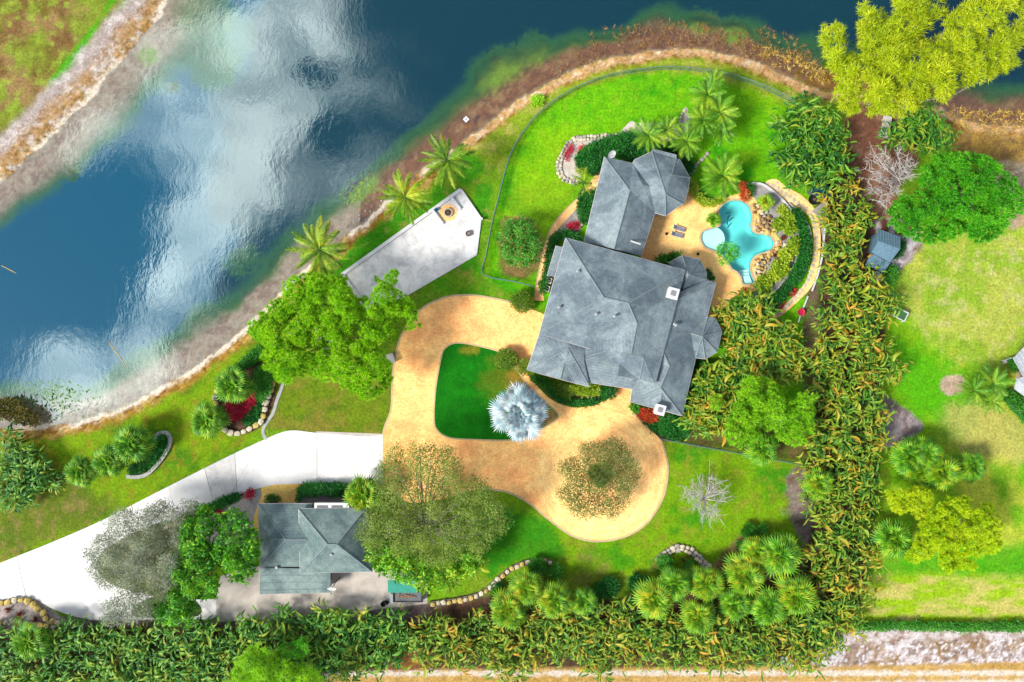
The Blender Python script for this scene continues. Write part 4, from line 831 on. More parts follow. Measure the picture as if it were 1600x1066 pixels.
rocks(rock2, smooth([(1212, 378), (1226, 380), (1226, 390), (1208, 398), (1203, 410), (1190, 432), (1181, 446), (1176, 430), (1175, 412), (1184, 400), (1200, 396)], 3), 62, .5, 1.0, .6, ['stone_y', 'stone_b', 'stone_y', 'stone_w'], 1.2)
rock['label'] = 'waterfall rockery of tan boulders between the two round lobes of the pool'; del rock['group']
rock3 = thing('shore_stones', 'scattered pale stones on the muddy shore below the coconut palms', 'stones')
for k in range(70):
    x = random.uniform(505, 735); y = 232+(735-x)*.66+random.uniform(-16, 6); q = W(x, y); s = random.uniform(.15, .4); stone(rock3, q.x, q.y, -.42, s, s*.8, s, random.choice(['stone_g', 'stone_w']))
# stepping stones
sp_ = thing('stepping_stones', 'curved run of round cream stepping stones around the pool garden', 'stepping stones')
line = smooth([(1207, 290), (1220, 300), (1233, 308), (1247, 318), (1259, 327), (1268, 338), (1273, 352), (1275, 368), (1275, 384), (1273, 402), (1269, 420), (1262, 438), (1252, 454), (1238, 470), (1224, 484), (1210, 495)], 8, False)
acc_ = 0; last = None
for p in line:
    q = W(*p)
    if last is None or (q-last).length > .72:
        stone(sp_, q.x, q.y, .04, .85, .78, .2, 'stone_w', 'stepping_stone'); last = q
for p in [(1199, 287), (1206, 298), (1214, 286), (1224, 308), (1232, 298), (1238, 314), (1242, 306), (1216, 294), (1228, 316)]:
    q = W(*p); stone(sp_, q.x, q.y, .03, .7, .62, .18, 'stone_w', 'stepping_stone')
# thin curved retaining wall of the pool garden, pale edging walls
def edging(name, label, pts, w, h, mat, cat, sm=4):
    o = MB().ribbon([W(*p) for p in smooth(pts, sm, False)], w, -.1, h).build(name, M[mat]); return tag(o, label, cat)
edging('retaining_wall', 'thin white curved retaining wall around the pool garden', [(1165, 288), (1187, 288), (1203, 297), (1222, 314), (1235, 331), (1245, 357), (1248, 380), (1245, 402), (1232, 429), (1206, 459)], .28, .45, 'white', 'wall')
edging('retaining_wall', 'dark weathered low wall between the shrub bank and stepping stones', [(1232, 318), (1246, 330), (1256, 342), (1264, 358), (1266, 378), (1263, 402), (1258, 420), (1248, 440)], .2, .35, 'stone_edge', 'wall')
edging('edging_wall', 'grey hooked concrete edging around the small lawn palm bed', [(243, 688), (246, 680), (253, 676), (262, 677), (267, 686), (264, 700), (255, 715), (243, 730), (230, 741), (215, 745), (199, 744)], .55, .35, 'stone_edge', 'edging')
edging('edging_strip', 'grey concrete strip outside the chunky stone wall by the pine', [(443, 597), (438, 612), (432, 628), (427, 645), (417, 660), (411, 672), (413, 682), (417, 686)], .5, .08, 'stone_edge', 'edging')
edging('white_rail', 'long white border rail beside the stepping-stone path', [(1291, 315), (1290, 340), (1287, 370), (1284, 400), (1277, 430), (1268, 455)], .18, .3, 'white', 'rail')
edging('white_rail', 'short white border rail running through the red planter', [(1262, 463), (1256, 478), (1251, 490), (1247, 504)], .16, .22, 'white', 'rail')

# ------------------------------------------------------------------ white lakeside pad with fire pit
pad = thing('lakeside_pad', 'white concrete lakeside patio slab with raised rim', 'patio')
padp = [(535, 429.5), (720, 297), (751, 342), (744, 398), (630, 464.5), (575, 485)]
MB().prism([W(*p) for p in padp], -.3, .1).build('slab', M['pad'], pad)
for a, b, w_, h_ in (((535, 429.5), (720, 297), .5, .4), ((720, 297), (751, 342), .4, .35), ((751, 342), (744, 398), .3, .2), ((744, 398), (630, 464.5), .25, .16), ((535, 429.5), (575, 485), .5, .4)):
    MB().ribbon([W(*a), W(*b)], w_, -.3, h_).build('rim', M['white'], pad)
for (a, b, lb) in (((677, 331), (692, 351), 'white bench wall left of the fire pit'), ((705, 309), (719, 328), 'white bench wall right of the fire pit')):
    t = thing('bench', lb, 'bench'); MB().ribbon([W(*a), W(*b)], .45, .42, .5).build('seat', M['white'], t)
    for k in (.1, .5, .9): q = W(*a).lerp(W(*b), k); MB().box((q.x, q.y, .26), (.35, .35, .33)).build('leg', M['white'], t)
q = W(700.5, 333); fp = thing('fire_pit', 'round fire pit ringed with yellow pavers on the white pad', 'fire pit', q)
MB().lathe((0, 0, 0), [(1.35, .1), (1.35, .115), (.1, .12)], 28).build('paver_ring', M['paver_path'], fp)
for k in range(14): a = k*2*math.pi/14; MB().box((.62*math.cos(a), .62*math.sin(a), .28), (.2, .26, .36), a).build('kerb_block', M['stone_w'], fp)
MB().lathe((0, 0, .12), [(.5, 0), (.5, .12), (.05, .16)], 20).build('ash_bed', M['rust'], fp)
for k in range(5): a = k*1.3; MB().tube([(.4*math.cos(a), .4*math.sin(a), .3), (-.35*math.cos(a+.4), -.35*math.sin(a+.4), .36)], .06, 6).build('log', M['rust'], fp)
q = W(732.5, 365.5); t = thing('fire_bowl', 'small rusty round fire bowl on the white pad', 'fire bowl', q)
MB().lathe((0, 0, .1), [(.15, 0), (.2, .1), (.46, .3), (.48, .34), (.4, .32), (.2, .2), (.05, .18)], 20).build('bowl', M['rust'], t); MB().lathe((0, 0, .3), [(.2, 0), (.2, .03), (.02, .05)], 14).build('ash', M['alu'], t)
for k in range(3): a = k*2.1; MB().tube([(.2*math.cos(a), .2*math.sin(a), .25), (.36*math.cos(a), .36*math.sin(a), .1)], .03, 6).build('leg', M['rust'], t)
q = W(682, 328.5); t = thing('cooler', 'small teal cooler box at the rim of the white pad', 'cooler', (q.x, q.y, .1), rz=.6)
MB().box((0, 0, .2), (.6, .4, .4)).build('body', M['teal'], t); MB().box((0, 0, .43), (.62, .42, .06)).build('lid', M['navy'], t)
q = W(751, 343); t = thing('water_tap', 'white tap post at the corner of the white pad', 'tap', (q.x+.2, q.y, 0)); MB().box((0, 0, .4), (.3, .3, .8)).build('post', M['white'], t); MB().tube([(0, -.1, .6), (.3, -.1, .6), (.3, -.1, .45)], .04, 6).build('spout', M['grey'], t)
tag(MB().tube([W(753, 343, .05)+Vector((.3, 0, 0)), W(760, 344, .06), W(769, 346, .05)], .05, 6).build('garden_hose', M['stone_y']), 'pale hose from the tap post towards the fence', 'hose')

# ------------------------------------------------------------------ chain-link fences
def fence(label, pts, h, step, sm=4, wires=True):
    t = thing('chain_link_fence', label, 'fence'); P = [W(*p) for p in (smooth(pts, sm, False) if sm else pts)]
    MB().tube([p+Vector((0, 0, h)) for p in P], .055, 6).build('top_rail', M['fence'], t); MB().tube([p+Vector((0, 0, .08)) for p in P], .03, 5).build('bottom_wire', M['fence'], t)
    wm = MB(); acc_ = 0; npost = 0; nw = 0
    for a, b in zip(P[:-1], P[1:]):
        seg = (b-a).length
        while npost <= acc_+seg:
            c = a.lerp(b, (npost-acc_)/seg); MB().tube([c, c+Vector((0, 0, h+.08))], .05, 6).build('post', M['fence'], t); npost += step
        while nw <= acc_+seg:
            c = a.lerp(b, (nw-acc_)/seg); dd = (b-a).normalized()
            for sgn in (-1, 1):
                e = c+dd*sgn*h; q = Vector((0, 0, .018)); s_ = c+Vector((0, 0, .06)); e = e+Vector((0, 0, h-.03)); wm.add([s_-q, s_+q, e+q, e-q], [(0, 1, 2, 3)])
            nw += .22
        acc_ += seg
    tag(wm.build('mesh_panel', M['fence'], t), kind='stuff')
fence('curved green chain-link fence around the back lawn', [(832, 448), (805, 441), (755, 430)]+[(760, 400), (769, 350), (778, 315), (788, 275), (800, 238), (820, 205), (850, 172), (890, 145), (940, 124), (990, 114), (1040, 109), (1090, 112), (1140, 121), (1190, 138), (1235, 160), (1262, 176)], 1.3, 3.0, 3)
fence('straight chain-link fence across the lawn between the clipped hedge and the tall hedge', [(1034, 685), (1090, 696), (1180, 712), (1262, 727)], 1.3, 3.0, 0)
fence('short chain-link fence beside the neighbouring house', [(1568, 628), (1585, 645), (1620, 680), (1660, 720)], 1.2, 2.5, 0)

# ------------------------------------------------------------------ furniture and small things
def lounger(px, py, rz, label):
    q = W(px, py, .4); t = thing('sun_lounger', label, 'sun lounger', (q.x, q.y, .03), 'sun loungers on the pool deck', rz)
    MB().box((-.3, 0, .34), (1.3, .55, .05)).build('seat', M['sling'], t)
    b = MB().box((.35, 0, 0), (.7, .55, .05)).build('backrest', M['sling'], t); b.location = (.36, 0, .36); b.rotation_euler = (0, R(-32), 0)
    for s_ in (-1, 1): MB().tube([(-.97, s_*.31, .32), (.4, s_*.31, .34), (.98, s_*.31, .72)], .035, 6).build('side_rail', M['white'], t)
    for x_ in (-.8, .3):
        for s_ in (-1, 1): MB().tube([(x_, s_*.31, .33), (x_-.04, s_*.33, 0)], .03, 6).build('leg', M['white'], t)
    MB().tube([(.97, -.31, .72), (.97, .31, .72)], .035, 6).build('head_bar', M['white'], t)
lounger(1061, 357, R(162), 'grey sling sun lounger on the pool deck, the one farther from the house front')
lounger(1058, 367, R(165), 'grey sling sun lounger on the pool deck, the one nearer the small turret')
for (x, y, lb) in ((1041.5, 365.5, 'small black parasol base beside the grey loungers'), (1090.5, 397, 'small black parasol base near the round turret')):
    q = W(x, y); t = thing('parasol_base', lb, 'parasol base', (q.x, q.y, .03)); MB().lathe((0, 0, 0), [(.24, 0), (.24, .06), (.08, .12)], 16).build('foot', M['black'], t); MB().tube([(0, 0, .1), (0, 0, .42)], .05, 8).build('sleeve', M['black'], t)
for (x, y, lb) in ((860.2, 438.5, 'white air-conditioning unit with black fan beside the house, the one next to the porch roof'), (857, 451, 'white air-conditioning unit with black fan beside the house, the one next to the entry paving')):
    q = W(x, y, 1.0); t = thing('air_conditioner', lb, 'air conditioner', (q.x-.25, q.y, .05), 'air conditioners by the west wall', R(-15))
    MB().box((0, 0, .45), (.85, .85, .9)).build('cabinet', M['white'], t); MB().lathe((0, 0, .9), [(.36, 0), (.36, .04), (.3, .05)], 18).build('fan_grille', M['black'], t)
    for k in range(3): MB().box((.14*math.cos(k*2.1), .14*math.sin(k*2.1), .965), (.26, .1, .02), k*2.1).build('fan_blade', M['alu'], t)
    MB().lathe((0, 0, .95), [(.07, 0), (.07, .05)], 10).build('hub', M['alu'], t)
q = W(1250, 488); t = thing('red_planter', 'round red planter bowl with pink flowers on the grass strip', 'planter', (q.x, q.y, 0))
MB().lathe((0, 0, 0), [(.35, 0), (.5, .3), (.58, .5), (.6, .55), (.5, .52), (.3, .45)], 18).build('bowl', M['red'], t)
q = W(1269, 313); t = thing('black_pot', 'large round black tub with plant beside the pump shed', 'pot', (q.x, q.y, 0)); MB().lathe((0, 0, 0), [(.6, 0), (.8, .5), (.85, .7), (.75, .68), (.6, .5)], 20).build('tub', M['black'], t); MB().lathe((.15, .05, .6), [(.3, 0), (.2, .25), (.05, .3)], 8).build('soil', M['bark'], t)
q = W(600, 941.5); t = thing('black_bin', 'small round black rubbish bin on the grey court', 'bin', (q.x, q.y, .03)); MB().lathe((0, 0, 0), [(.3, 0), (.38, .7), (.42, .72), (.35, .66), (.25, .3)], 16).build('body', M['black'], t); MB().lathe((.42, 0, 0), [(.36, 0), (.38, .05), (.3, .1), (.05, .14)], 16).build('lid', M['black'], t)
q = W(629, 915, 1.2); t = thing('teal_canopy', 'teal tarpaulin canopy at the edge of the grey court under the oak', 'canopy', (q.x, q.y, .03))
MB().add([(-2.2, -1, 1.5), (2.3, -1, 1.5), (2.3, 1.2, 1.75), (-2.2, 1.0, 1.75), (-2.2, -1, 1.45), (2.3, -1, 1.45), (2.3, 1.2, 1.7), (-2.2, 1, 1.7)], [(0, 1, 2, 3), (7, 6, 5, 4), (0, 4, 5, 1), (1, 5, 6, 2), (2, 6, 7, 3), (3, 7, 4, 0)]).build('tarp', M['teal'], t)
for x_, y_ in ((-2.1, -.95), (2.2, -.95), (2.2, 1.05), (-2.1, .9)): MB().tube([(x_, y_, 0), (x_, y_, 1.5)], .05, 6).build('post', M['white'], t)
q = W(638, 932, 1.0); t = thing('skip', 'black open-topped skip with dead leaves beside the teal canopy', 'skip', (q.x, q.y, .03))
MB().box((0, 0, .55), (4.4, 1.7, 1.0), 0, 1.04).build('body', M['black'], t); MB().box((0, 0, 1.02), (4.0, 1.3, .1)).build('load', M['grey'], t)
for k in range(6): MB().tube([(-1.6+k*.2, -.5+random.random()*.6, 1.1), (-1.3+k*.5, .5*random.random(), 1.15)], .1, 5).build('dead_leaf', M['wood'], t)
q = W(614, 931); t = thing('gate_post', 'white post box beside the black skip', 'post', (q.x, q.y, .03)); MB().box((0, 0, .6), (.4, 1.4, 1.2)).build('body', M['white'], t); MB().box((0, 0, 1.23), (.46, 1.5, .06)).build('cap', M['alu'], t)
q = W(1385, 198, .9); t = thing('weathered_bench', 'weathered white slab bench under the feathery pine', 'bench', (q.x, q.y, 0), rz=R(80))
MB().box((0, 0, .8), (3.4, 1.3, .16)).build('seat', M['bark_white'], t)
for x_ in (-1.2, 1.2): MB().box((x_, 0, .36), (.3, 1.1, .72)).build('leg', M['bark_pale'], t)
q = W(1406, 491, .8); t = thing('goal_frame', 'white framed goal with green netting at the hedge', 'goal', (q.x, q.y, 0), rz=R(-27))
MB().box((0, 0, .9), (2.0, 1.3, .03)).build('netting', m_plain('green_net', C(70, 130, 70), .3, 4), t)
for a, b in (((-1.05, -.7, .95), (1.05, -.7, .95)), ((1.05, -.7, .95), (1.05, .7, .95)), ((1.05, .7, .95), (-1.05, .7, .95)), ((-1.05, .7, .95), (-1.05, -.7, .95)), ((1.05, .7, .95), (1.05, .7, 0)), ((1.05, -.7, .95), (1.05, -.7, 0)), ((-1.05, -.7, .95), (-1.05, -.7, 0)), ((-1.05, .7, .95), (-1.05, .7, 0))):
    MB().tube([a, b], .09, 6).build('bar', M['white'], t)
q = W(729, 190); t = thing('lake_marker', 'white square marker board on a post in the shallow lake', 'marker', (q.x, q.y, -.5)); MB().tube([(0, 0, -.2), (0, 0, 1.5)], .06, 8).build('post', M['black'], t)
b = MB().box((0, 0, 1.55), (.72, .72, .1), R(45)).build('board', M['white'], t); MB().box((0, 0, 1.62), (.18, .18, .05)).build('lamp', M['grey'], b); MB().box((.1, -.45, 1.2), (.3, .2, .35)).build('battery_box', M['grey'], t)
q = W(505, 524); tag(MB().prism([W(*p) for p in smooth([(487, 515), (494, 514), (518, 530), (520, 538), (505, 548), (498, 540), (510, 536), (495, 524)], 3)], -.1, .12).build('stone_path_slab', M['stone_edge']), 'pale curved concrete slab showing through the green pine', 'slab')
q = W(612, 560); t = thing('utility_box', 'grey utility box at the driveway edge beside the pine', 'utility box', (q.x, q.y, 0), rz=.3); MB().box((0, 0, .4), (1.0, 1.4, .8)).build('body', M['grey'], t); MB().box((0, 0, .83), (1.1, 1.5, .08)).build('lid', M['stone_edge'], t)
q = W(49, 705); t = thing('garden_lamp', 'white-capped garden lamp at the big-leaved clump on the lake lawn', 'lamp', (q.x, q.y, 0)); MB().tube([(0, 0, 0), (0, 0, 1.2)], .12, 8).build('post', M['grey'], t); MB().lathe((0, 0, 1.2), [(.45, 0), (.4, .15), (.1, .3)], 14).build('cap', M['white'], t)
for (x, y, w_, lb) in ((1567, 565, R(20), 'white garden chair nearer the straw lawn beside the white-roofed house'), (1575, 562, R(20), 'white garden chair with teal cushion beside the white-roofed house')):
    q = W(x, y); t = thing('garden_chair', lb, 'chair', (q.x, q.y, 0), None, w_); MB().box((0, 0, .42), (.6, .55, .06)).build('seat', M['teal'] if 'teal' in lb else M['white'], t); MB().box((0, .3, .7), (.6, .06, .55)).build('backrest', M['white'], t)
    for a in (-.26, .26):
        for b in (-.24, .24): MB().tube([(a, b, 0), (a, b, .42)], .03, 6).build('leg', M['white'], t)
tag(MB().tube([W(2, 415, -.42), W(14, 421, -.42), W(25, 427, -.42)], [.05, .07, .04], 5).build('floating_reed', M['stone_y']), 'pale reed stem floating on the blue part of the lake', 'reed')
tag(MB().tube([W(170, 535, -.42), W(180, 548, -.42), W(191, 563, -.42), W(196, 575, -.42)], [.05, .08, .07, .04], 5).build('floating_reed', M['stone_y']), 'pale reed stem floating off the sandy shallows', 'reed')

# ------------------------------------------------------------------ foliage kit
def unit(v): return v/np.maximum(np.linalg.norm(v, axis=1, keepdims=True), 1e-9)
def frames(dirs, rng):
    z = unit(dirs); r = rng.normal(size=z.shape); x = unit(np.cross(r, z)); y = np.cross(z, x); return np.stack([x, y, z], 2)
def scatter(variants, pos, dirs, scale, rng):
    Vs, Fs = [], []; base = 0; which = rng.integers(0, len(variants), len(pos)); Rm = frames(dirs, rng)
    for k, (bv, bf) in enumerate(variants):
        idx = np.where(which == k)[0]
        if not len(idx): continue
        v = np.einsum('nij,mj->nmi', Rm[idx], bv)*scale[idx][:, None, None]+pos[idx][:, None, :]
        f = bf[None]+(np.arange(len(idx))*len(bv))[:, None, None]+base
        Vs.append(v.reshape(-1, 3)); Fs.append(f.reshape(-1, bf.shape[1])); base += len(idx)*len(bv)
    return np.concatenate(Vs), np.concatenate(Fs)
def tuft_needles(seed, n=26, L=1.0, w=.13, low=-.25):
    r = np.random.default_rng(seed); d = unit(np.column_stack([r.normal(size=n), r.normal(size=n), r.uniform(low, 1.2, n)])); p = unit(np.cross(d, r.normal(size=(n, 3)))); l = L*r.uniform(.7, 1, n)[:, None]
    V = np.stack([d*l*.12-p*w*.5, d*l*.12+p*w*.5, d*l], 1).reshape(-1, 3); return V, np.arange(3*n).reshape(n, 3)
def tuft_leaves(seed, n=10, L=.5, w=.22, spread=.45, low=-.1, droop=.25):
    r = np.random.default_rng(seed); d = unit(np.column_stack([r.normal(size=n), r.normal(size=n), r.uniform(low, 1.0, n)])); o = d*spread*r.uniform(.1, 1, n)[:, None]
    p = unit(np.cross(d, np.tile([0, 0, 1.0], (n, 1))+r.normal(size=(n, 3))*.35)); up = np.cross(p, d); l = (L*r.uniform(.7, 1.1, n))[:, None]
    tip = o+d*l-np.array([0, 0, 1])*l*droop; mid = o+d*l*.5+up*l*.06
    V = np.stack([o, mid-p*w/2-up*.04, tip, mid+p*w/2-up*.04, ], 1).reshape(-1, 3); b = np.arange(n)[:, None]*4
    return V, np.concatenate([b+np.array([[0, 1, 2]]), b+np.array([[0, 2, 3]])])
T_PINE = [tuft_needles(s) for s in range(4)]
T_PUFF = [tuft_needles(s+90, 44, 1.0, .17, -.2) for s in range(4)]
T_WISP = [tuft_needles(s+10, 22, 1.0, .11, -.1) for s in range(4)]
T_LEAF = [tuft_leaves(s) for s in range(4)]
T_SMALL = [tuft_leaves(s+20, 12, .34, .16, .5, -.5, .1) for s in range(4)]
T_TINY = [tuft_leaves(s+30, 9, .26, .13, .75, -.9, .05) for s in range(4)]
T_ROSE = [tuft_leaves(s+40, 9, .8, .24, .08, .15, .35) for s in range(4)]
T_SPIKE = [tuft_needles(s+50, 14, 1.0, .09, .1) for s in range(4)]

def fill(poly_px, zlo, zhi, spacing, clump, gap, seed, dome=3.0, frac=.8, edge=.5, under=.35):
    """points through a crown whose outline is traced on the photo; rounded clumps with gaps between"""
    rng = np.random.default_rng(seed); zm = zlo+(zhi-zlo)*.6; poly = np.array([[*W(p[0], p[1], zm)][:2] for p in poly_px]); lo, hi = poly.min(0)-1, poly.max(0)+1
    gx, gy = np.meshgrid(np.arange(lo[0], hi[0], spacing), np.arange(lo[1], hi[1], spacing)); P = np.column_stack([gx.ravel(), gy.ravel()]); P = P+rng.uniform(-.5, .5, P.shape)*spacing
    d = sdf(poly, P)+(fbm(P, .9, seed)-.5)*2*edge; P = P[d > 0]; d = d[d > 0]
    if clump:
        cx, cy = np.meshgrid(np.arange(lo[0], hi[0], clump*1.5), np.arange(lo[1], hi[1], clump*1.5)); Cn = np.column_stack([cx.ravel(), cy.ravel()]); Cn = Cn+rng.uniform(-.55, .55, Cn.shape)*clump*1.3
        Cn = Cn[sdf(poly, Cn) > -clump*.2]; cr = clump*rng.uniform(.75, 1.25, len(Cn)); cz = rng.uniform(-.5, .6, len(Cn))*clump
        D = np.hypot(P[:, None, 0]-Cn[None, :, 0], P[:, None, 1]-Cn[None, :, 1])/cr[None]; k = D.argmin(1); dn = D[np.arange(len(P)), k]
        ok = dn < .92+(1-gap)*.6*rng.random(len(P)); P, d, k, dn = P[ok], d[ok], k[ok], dn[ok]
        bump = np.sqrt(np.clip(1-np.minimum(dn, 1)**2, 0, 1))*cr[k]*1.6+cz[k]*1.4; out_ = (P-Cn[k])/cr[k][:, None]
    else: bump = np.zeros(len(P)); out_ = np.zeros_like(P); Cn = P[::40]; cr = np.ones(len(Cn))
    if gap > 0: ok = fbm(P, .45, seed+3) > gap*.42; P, d, bump, out_ = P[ok], d[ok], bump[ok], out_[ok]
    t = np.clip(d/dome, 0, 1); z = zlo+(zhi-zlo)*np.sqrt(np.clip(1-(1-t)**2, 0, 1))+bump-(clump or 0)*.5
    pos = np.column_stack([P, z]); dirs = np.column_stack([out_*.9, np.full(len(P), .8)])+rng.normal(size=(len(P), 3))*.25
    m = rng.random(len(P)) < under; low = pos[m].copy(); low[:, 2] -= rng.uniform(.3, 1.0, m.sum())*max(.5, (clump or .4)); pos = np.concatenate([pos, low]); dirs = np.concatenate([dirs, dirs[m]])
    # keep to the traced outline at each point's own height
    kz = ((H-pos[:, 2])/(H-zm))[:, None]; pos[:, :2] *= kz
    cz_ = np.full(len(Cn), zlo+(zhi-zlo)*.55); return pos, dirs, np.column_stack([Cn, cz_])
def limbs(mb, base, fork, ends, r0, rng, n=6, wob=.5):
    b, f = Vector(base), Vector(fork); m_ = b.lerp(f, .5)+Vector((rng.normal()*wob*.3, rng.normal()*wob*.3, 0)); mb.tube([b, b.lerp(m_, .5), m_, f], [r0*1.25, r0*1.05, r0*.9, r0*.75], 8)
    for e in ends:
        e = Vector(e); q = f.lerp(e, .5)+Vector((rng.normal()*wob, rng.normal()*wob, rng.uniform(.0, .8))); q2 = f.lerp(e, .8)+Vector((rng.normal()*wob*.6, rng.normal()*wob*.6, .3)); mb.tube([f, q, q2, e], [r0*.5, r0*.32, r0*.18, r0*.06], n)
def tree(name, label, cat, base_px, poly, zlo, zhi, tufts, mat, spacing=.5, size=.6, clump=1.1, gap=.5, seed=1, bark='bark', r0=.3, nl=14, dome=3.0, fork=.5, group=None, under=.35, edge=.5, sm=3, sizevar=.3, flow=0.0):
    rng = np.random.default_rng(seed); poly = smooth(poly, sm) if sm else poly
    pos, dirs, cn = fill(poly, zlo, zhi, spacing, clump, gap, seed, dome, edge=edge, under=under)
    b = W(base_px[0], base_px[1], 0); t = thing(name, label, cat, b, group); off_ = np.array([b.x, b.y, 0])
    if flow: fl = pos[:, :2]-off_[:2]; dirs[:, :2] += flow*fl/np.maximum(np.linalg.norm(fl, axis=1, keepdims=True), .5)
    mb = MB(); k = rng.permutation(len(cn))[:nl]; fz = zlo*fork+(.5 if zlo > 1 else .15)
    limbs(mb, (0, 0, -.2), (rng.normal()*.2, rng.normal()*.2, fz), [c-off_ for c in cn[k]], r0, rng, 6, .5 if zlo > 2 else .1); mb.build('trunk', M[bark], t, True)
    V, F = scatter(tufts, pos-off_, dirs, size*rng.uniform(1-sizevar, 1+sizevar, len(pos)), rng); link('crown', np_mesh('crown', V, F, M[mat]), t); return t
def hedge(name, label, cat, poly, h, mat, tufts=None, spacing=.24, size=.85, seed=1, z0=.1, group=None, clump=0, gap=0.0, edge=.12, sm=3, dome=.5):
    return tree(name, label, cat, (sum(p[0] for p in poly)/len(poly), sum(p[1] for p in poly)/len(poly)), poly, h*.45, h, tufts or T_SMALL, mat, spacing, size, clump, gap, seed, 'bark', .07, 8, dome, .3, group, .9, edge, sm)

# ------------------------------------------------------------------ palms and big-leaved plants
def frond_mesh(name, L, mat, seed, n=20, wid=.85, droop=1.1, lw=.075):
    """a feather frond along +x: curved rib with two rows of leaflets"""
    r = random.Random(seed); V = []; F = []; rib = []
    for i in range(n+1):
        t = i/n; rib.append(Vector((L*(t-.12*t*t*droop), 0, L*(.28*t-.52*droop*t*t))))
    for i in range(n):
        a, b = rib[i], rib[i+1]; w = .05*(1-i/n)+.012; k = len(V); V += [a+Vector((0, -w, .0)), a+Vector((0, w, 0)), b+Vector((0, w, 0)), b+Vector((0, -w, 0))]; F += [(k, k+1, k+2), (k, k+2, k+3)]
    for i in range(1, n*2):
        t = i/(n*2); j = min(int(t*n), n-1); p = rib[j].lerp(rib[j+1], t*n-j); ll = wid*L/4.2*(math.sin(math.pi*min(t*.92+.1, 1))**.6)*r.uniform(.85, 1.1)
        if t < .1: ll *= .3
        for s in (-1, 1):
            d = Vector((.62+.3*t, s*.8, -.28)).normalized(); e = p+d*ll+Vector((0, 0, -ll*.15)); q = Vector((lw*L/4.2, 0, 0)); k = len(V)
            V += [p-q*.5, p+q*.5, p.lerp(e, .55)+q*.6, e]; F += [(k, k+1, k+2), (k, k+2, k+3)]
    return np_mesh(name, np.array([tuple(v) for v in V]), np.array(F), M[mat])
def fan_mesh(name, Rr, mat, seed, seg=13, pet=.8):
    """a fan leaf on its stalk, stalk along +x"""
    r = random.Random(seed); V = []; F = []
    V += [(0, -.025, 0), (0, .025, 0), (pet, .015, .1), (pet, -.015, .1)]; F += [(0, 1, 2), (0, 2, 3)]
    for i in range(seg):
        a = R(-115+230*i/(seg-1)); da = R(230/(seg-1))*.5; L = Rr*(.75+.25*math.cos(a*.7))*r.uniform(.9, 1.08); k = len(V); c = (pet, 0, .1); dz = -.28*Rr*r.uniform(.6, 1.3)
        m1 = (pet+math.cos(a-da)*L*.55, math.sin(a-da)*L*.55, .1-.03); m2 = (pet+math.cos(a+da)*L*.55, math.sin(a+da)*L*.55, .1-.03); md = (pet+math.cos(a)*L*.6, math.sin(a)*L*.6, .1+.07*Rr)
        tip = (pet+math.cos(a)*L, math.sin(a)*L, .1+dz); V += [c, m1, md, m2, tip]; F += [(k, k+1, k+2), (k, k+2, k+3), (k+1, k+4, k+2), (k+2, k+4, k+3)]
    return np_mesh(name, np.array(V), np.array(F), M[mat])
def paddle(L, w, bend, fold, n=5, stalk=.5):
    """arching paddle leaf along +x, folded along its midrib; returns arrays"""
    V = [(0, -.02, 0), (0, .02, 0)]; F = []; pts = []
    for i in range(n+1):
        t = i/n; x = stalk+L*(t-.18*bend*t*t); z = stalk*1.3+L*(.55*t-bend*t*t); hw = w*.5*math.sin(math.pi*(.12+.88*t))**.75*(1 if t < 1 else 0)+.005; pts.append((x, z, hw))
    for (x, z, hw) in pts: V += [(x, -hw, z+hw*fold), (x, 0, z), (x, hw, z+hw*fold)]
    F += [(0, 1, 3), (1, 3, 3+1)] if False else [(0, 1, 3)]
    for i in range(n):
        b = 2+i*3; F += [(b, b+1, b+4), (b, b+4, b+3), (b+1, b+2, b+5), (b+1, b+5, b+4)]
    return np.array(V), np.array(F)
FROND = {k: [frond_mesh('frond', L, mt, s, n_, wd_, dr) for s in range(3) for dr in (.75, 1.15)] for k, (L, mt, n_, wd_) in
         {'coco': (4.3, 'coco', 22, .72), 'palm': (2.9, 'palm_g', 18, 1.05), 'small': (2.2, 'coco', 14, .9)}.items()}
FAN = {k: [fan_mesh('fan_leaf', rr, mt, s, sg, pt) for s in range(3)] for k, (rr, mt, sg, pt) in {'fan': (.72, 'fan', 15, .7), 'fan_y': (.72, 'fan_y', 15, .7), 'silver': (1.35, 'silver', 20, 1.9)}.items()}
def palm(px, py, h, rad, kind, label, n=17, group=None, name='coconut_palm', elev=(-12, 62), r0=.16, more=1.35):
    c = W(px, py, h); t = thing(name, label, 'palm tree', (c.x, c.y, 0), group); L0 = {'coco': 4.3, 'palm': 2.9, 'small': 2.2}[kind]; s = rad*.1/L0*1.12
    bx, by = random.uniform(-.5, .5), random.uniform(-.5, .5)
    MB().tube([(bx, by, -.1), (bx*.7, by*.7, h*.33), (bx*.2, by*.2, h*.7), (0, 0, h)], [r0*1.5, r0, r0*.9, r0*.85], 10).build('trunk', M['palm_bark'], t, True)
    MB().lathe((0, 0, h-.35), [(r0*.9, 0), (r0*1.5, .25), (r0*1.1, .5), (.03, .75)], 10).build('crownshaft', M['palm_bark'], t)
    n = int(n*(more if kind != 'palm' else 1.9))
    for i in range(n):
        k = i/n; o = link('frond', random.choice(FROND[kind]), t); o.location = (0, 0, h+.1); el = elev[0]+(elev[1]-elev[0])*k**1.2
        o.rotation_euler = (random.uniform(-.25, .25), R(-el+14), i*2.39996+random.uniform(-.2, .2)); q = s*random.uniform(.85, 1.08); o.scale = (q, q, q)
    return t
